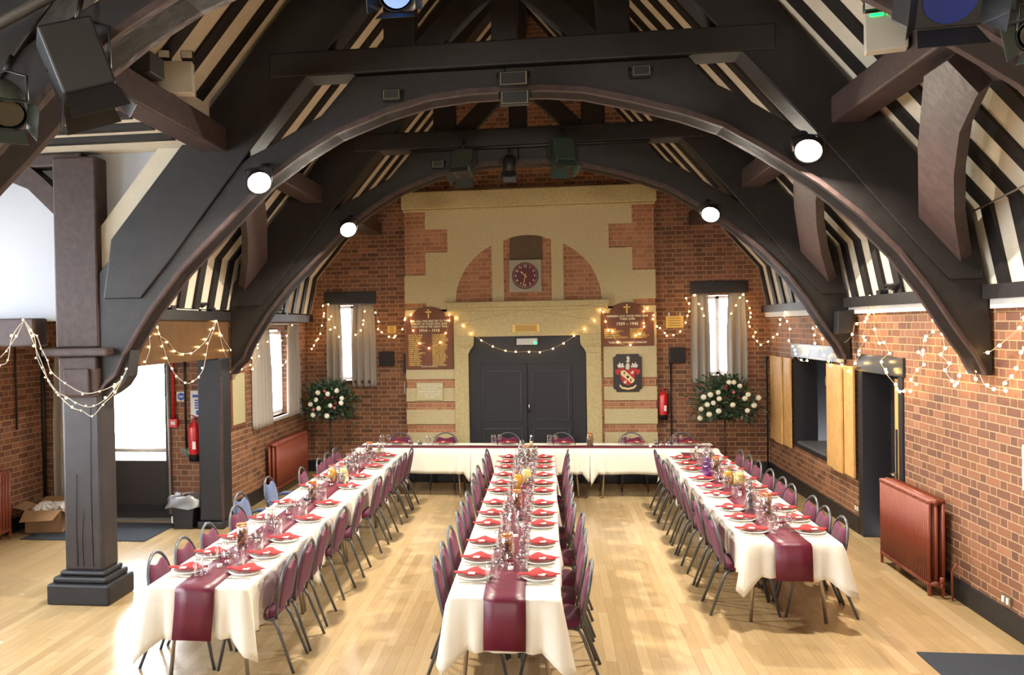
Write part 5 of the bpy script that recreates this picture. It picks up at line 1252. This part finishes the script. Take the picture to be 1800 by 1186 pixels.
# ================================================================ FAIRY LIGHTS
STR = {
 'A': [(-4.29,15.22,2.27),(-4.25,15.22,2.33),(-4.2,15.22,2.41),(-4.18,15.22,2.44),(-4.14,15.22,2.54),(-4.1,15.22,2.7),(-4.07,15.22,2.87),(-4.05,15.22,2.92),(-4.08,15.22,3.05),(-3.97,15.22,3.07),(-3.93,15.22,2.84),(-3.96,15.22,2.79),(-3.95,15.22,2.61),(-3.87,15.22,2.66),(-3.78,15.22,2.48),(-3.63,15.22,2.36),(-3.47,15.22,2.5),(-3.39,15.22,2.58),(-3.34,15.22,2.7),(-3.32,15.22,2.77),(-3.29,15.22,2.94),(-3.1,15.22,2.91),(-3.05,15.22,2.74),(-3.05,15.22,2.6),(-2.99,15.22,2.55),(-2.86,15.22,2.47),(-2.78,15.22,2.44),(-2.74,15.22,2.47),(-2.62,15.22,2.59),(-2.56,15.22,2.76),(-2.56,15.22,2.8)],
 'B': [(-2.56,15.22,2.76),(-2.47,15.22,2.86),(-2.46,15.22,2.74),(-2.42,15.22,2.56),(-2.3,15.22,2.35),(-2.13,15.22,2.26),(-1.93,15.22,2.36),(-1.82,15.22,2.52),(-1.76,15.22,2.73),(-1.75,15.22,2.84)],
 'C': [(-1.65,15.2,2.77),(-1.52,15.2,2.63),(-1.36,15.2,2.5),(-1.19,15.2,2.38),(-1.0,15.2,2.27),(-0.78,15.2,2.19),(-0.59,15.2,2.16),(-0.36,15.2,2.17),(-0.17,15.2,2.16),(0.07,15.2,2.22),(0.25,15.2,2.31),(0.44,15.2,2.43),(0.62,15.2,2.55),(0.79,15.2,2.69),(0.89,15.2,2.86)],
 'D': [(0.94,15.22,2.85),(0.99,15.22,2.67),(1.03,15.22,2.51),(1.09,15.22,2.49),(1.19,15.22,2.3),(1.4,15.22,2.25),(1.5,15.22,2.42),(1.56,15.22,2.45),(1.64,15.22,2.57),(1.64,15.22,2.64),(1.64,15.22,2.83),(1.69,15.22,2.88)],
 'E': [(1.79,15.22,2.77),(1.79,15.22,2.71),(1.84,15.22,2.58),(1.9,15.22,2.54),(1.98,15.22,2.46),(2.02,15.22,2.41),(2.14,15.22,2.42),(2.25,15.22,2.47),(2.34,15.22,2.64),(2.38,15.22,2.75),(2.39,15.22,2.83),(2.4,15.22,2.95),(2.36,15.22,3.04),(2.49,15.22,3.09)],
 'F': [(2.47,15.12,3.09),(2.56,15.12,2.93),(2.59,15.12,2.85),(2.63,15.12,2.75),(2.81,15.12,2.67),(2.99,15.12,2.73),(3.08,15.12,2.76),(3.15,15.12,2.91),(3.23,15.12,3.04),(3.29,15.12,3.08)],
 'G': [(3.31,15.22,3.09),(3.35,15.22,2.98),(3.4,15.22,2.86),(3.41,15.22,2.77),(3.41,15.22,2.69),(3.38,15.22,2.62),(3.4,15.22,2.54),(3.49,15.22,2.45),(3.45,15.22,2.37),(3.51,15.22,2.3),(3.58,15.22,2.24),(3.66,15.06,2.29),(3.66,14.72,2.37),(3.66,14.51,2.41),(3.66,14.29,2.57),(3.66,14.26,2.64),(3.66,14.05,2.76),(3.66,13.98,2.84)],
 'H': [(3.66,13.98,2.84),(3.66,14.05,2.71),(3.66,13.9,2.62),(3.66,13.74,2.51),(3.66,13.78,2.33),(3.66,13.63,2.25),(3.66,13.48,2.19),(3.66,13.45,2.13),(3.66,13.19,2.04),(3.66,12.88,2.06),(3.66,12.66,2.23),(3.66,12.5,2.3),(3.66,12.55,2.41),(3.66,12.37,2.55),(3.66,12.6,2.52),(3.66,12.15,2.39),(3.66,12.13,2.16),(3.66,11.87,2.14),(3.66,11.9,2.08),(3.66,11.83,2.02),(3.66,11.67,2.25)],
 'I': [(3.66,11.67,2.25),(3.66,11.32,2.33),(3.66,11.01,2.44),(3.66,10.89,2.58),(3.66,10.59,2.6),(3.66,10.5,2.69),(3.66,10.42,2.88)],
 'J': [(3.66,10.42,2.88),(3.66,10.51,2.63),(3.66,10.65,2.42),(3.66,10.59,2.38),(3.66,10.82,2.25),(3.66,10.79,2.2),(3.66,10.92,2.11),(3.66,11.17,1.99),(3.66,11.43,2.06),(3.66,11.67,2.25)],
 'K': [(3.66,10.42,2.88),(3.66,10.3,2.71),(3.66,10.29,2.52),(3.66,10.14,2.35),(3.66,10.03,2.38),(3.66,9.89,2.26),(3.66,10.12,2.16),(3.66,10.0,2.07),(3.66,9.97,2.03),(3.66,9.73,1.93),(3.66,9.68,1.89),(3.66,9.62,1.86),(3.66,9.48,1.87),(3.66,9.36,1.89),(3.66,9.21,1.96),(3.66,9.3,2.0),(3.66,9.15,2.12),(3.66,9.03,2.16),(3.66,9.04,2.26),(3.66,9.15,2.28),(3.66,9.03,2.31),(3.66,9.01,2.41),(3.66,8.96,2.44),(3.66,8.82,2.49),(3.66,8.79,2.6),(3.66,8.85,2.67),(3.66,8.77,2.72)],
 'L': [(3.66,8.77,2.72),(3.66,8.59,2.56),(3.66,8.59,2.48),(3.66,8.56,2.34),(3.66,8.63,2.28),(3.66,8.47,2.2),(3.66,8.54,2.13),(3.66,8.4,2.04),(3.66,8.37,2.0),(3.66,8.31,2.04),(3.66,8.26,2.1),(3.66,8.32,2.34),(3.66,8.36,2.44),(3.66,8.22,2.41),(3.66,8.09,2.26)],
 'M': [(3.66,8.09,2.26),(3.66,8.04,2.31),(3.66,7.76,2.33),(3.66,7.56,2.4),(3.66,7.28,2.53),(3.66,7.2,2.61)],
 'N': [(3.66,8.09,2.26),(3.66,8.07,2.22),(3.66,7.99,2.1),(3.66,7.95,2.17),(3.66,7.81,2.05),(3.66,7.67,2.03),(3.66,7.51,2.03),(3.66,7.52,2.09),(3.66,7.39,2.14),(3.66,7.31,2.21),(3.66,7.25,2.34),(3.66,7.21,2.39)],
 'P': [(-5.02,7.68,2.76),(-5.1,7.68,2.61),(-5.21,7.68,2.47),(-5.28,7.68,2.4)],
 'P2': [(-5.02,7.68,2.76),(-5.15,7.68,2.6),(-5.2,7.68,2.37),(-5.28,7.68,2.33)],
 'Q': [(-5.02,7.68,2.76),(-4.95,7.68,2.65),(-4.89,7.68,2.6),(-4.85,7.68,2.49),(-4.79,7.68,2.37),(-4.75,7.68,2.26),(-4.6,7.68,2.14),(-4.42,7.68,2.05),(-4.25,7.68,2.07),(-4.1,7.68,2.13),(-4.02,7.68,2.2),(-3.98,7.68,2.28)],
 'R': [(-5.02,7.68,2.76),(-4.92,7.68,2.61),(-4.89,7.68,2.39),(-4.8,7.68,2.21),(-4.7,7.68,2.07),(-4.59,7.68,2.01),(-4.51,7.68,1.96),(-4.4,7.68,1.92),(-4.31,7.68,1.93),(-4.19,7.68,2.0),(-4.1,7.68,2.1),(-4.02,7.68,2.2)],
 'T': [(-5.02,7.68,2.76),(-4.91,7.68,2.5),(-4.83,7.68,2.3),(-4.78,7.68,2.16),(-4.68,7.68,2.03),(-4.54,7.68,1.91),(-4.44,7.68,1.88),(-4.34,7.68,1.83),(-4.22,7.68,1.95),(-4.1,7.68,2.06),(-3.98,7.68,2.28)],
 'U': [(-4.34,9.06,2.77),(-4.34,9.09,2.68),(-4.34,9.22,2.47),(-4.34,9.31,2.32),(-4.34,9.44,2.19),(-4.34,9.59,2.09),(-4.34,9.83,2.0),(-4.34,10.03,2.01),(-4.34,10.2,2.06),(-4.34,10.35,2.15),(-4.34,10.45,2.33),(-4.34,10.53,2.47),(-4.34,10.73,2.66),(-4.34,10.79,2.76)],
 'V': [(-4.34,9.06,2.77),(-4.34,9.12,2.6),(-4.34,9.35,2.51),(-4.34,9.53,2.4),(-4.34,9.75,2.36),(-4.34,10.01,2.36),(-4.34,10.22,2.42),(-4.34,10.46,2.51),(-4.34,10.63,2.64),(-4.34,10.79,2.76)],
 'W': [(-4.34,8.97,2.77),(-4.34,8.92,2.7),(-4.34,8.89,2.65),(-4.34,8.89,2.58),(-4.34,8.9,2.45),(-4.34,8.8,2.31)],
 'X': [(-4.34,10.83,2.76),(-4.34,10.9,2.6),(-4.34,11.03,2.37),(-4.34,11.17,2.23),(-4.34,11.22,2.07)],
 'Y': [(-4.34,10.83,2.76),(-4.34,10.98,2.56),(-4.34,11.32,2.36),(-4.34,11.78,2.22),(-4.34,11.92,2.26),(-4.34,12.16,2.23),(-4.34,12.17,2.06),(-4.34,12.08,2.11),(-4.34,11.7,2.08),(-4.34,11.22,2.07)],
 'Z': [(-4.33,12.16,2.06),(-4.33,12.42,2.24),(-4.33,12.35,2.35),(-4.33,12.38,2.41),(-4.33,12.83,2.45),(-4.33,13.1,2.42),(-4.33,13.54,2.44),(-4.33,13.85,2.52),(-4.33,14.12,2.71)],
 'ZZ': [(-4.4,13.52,2.04),(-4.4,13.79,2.03),(-4.4,13.98,2.08),(-4.4,14.15,2.15)]}
NMS = {'A':'over the left back window','B':'looped across the left memorial board','C':'swagged across the top of the doorway','D':'looped across the right memorial board',
 'E':'between right memorial board and window','F':'across the right back window','G':'turning the back right corner','H':'over the serving hatch','I':'rising from the hatch to the wall plate','J':'hanging beside the far truss foot',
 'K':'deep loop between hatch and middle truss','L':'hanging left of the middle truss foot','M':'rising to the right edge of the picture','N':'low loop right of the middle truss foot',
 'P':'upper strand at the far left edge','P2':'lower strand at the far left edge','Q':'upper swag across the big left post','R':'middle swag across the big left post','T':'lowest swag across the big left post',
 'U':'long loop in front of the aisle brickwork','V':'short loop in front of the aisle brickwork','W':'hanging straight down over the aisle door','X':'hanging beside the far left post','Y':'tangled by the left foot of the far truss','Z':'from the left truss foot to the window curtain','ZZ':'beside the left wall window'}
BRIGHT = set('ABCDEFGHIJKLMN')
for kx, pts in STR.items():
    P = [Vector(p) for p in pts]
    t = thing('fairy_lights', 'string of warm fairy lights '+NMS[kx] if kx not in ('P','P2','Q','R','T') else 'white wired fairy lights, '+NMS[kx], 'fairy lights', P[0], group='strings of fairy lights')
    L = [p-P[0] for p in P]; Q = []
    for i in range(len(L)-1):
        a = L[max(0,i-1)]; b = L[i]; c = L[i+1]; d = L[min(len(L)-1,i+2)]
        for s in range(4):
            u = s/4; Q.append(.5*((2*b)+(c-a)*u+(2*a-5*b+4*c-d)*u*u+(3*b-a-3*c+d)*u**3))
    Q.append(L[-1])
    near = kx in ('P','P2','Q','R','T','U','V','X','W','Y')
    MB().tube(Q, .0045 if near else .003, 5).build('wire', mat('white_wire', (180,174,164), .5) if near else WIRE, t)
    rr = random.Random(len(kx)+ord(kx[0]))
    for i, p in enumerate(L):
        if kx in ('P','P2','Q','R','T'):
            lit = i % 4 == 1; bb = MB()
        else: lit = True
        rad = .0135 if kx in 'ABCDEFG' else .0145 if kx in 'HIJKLMN' else .011
        q = p+Vector((rr.uniform(-.012,.012), -.012, rr.uniform(-.012,.012)))
        MB().ball(q, rad, 7, m=5).build('bulb', BULB if lit else BULBOFF, t)
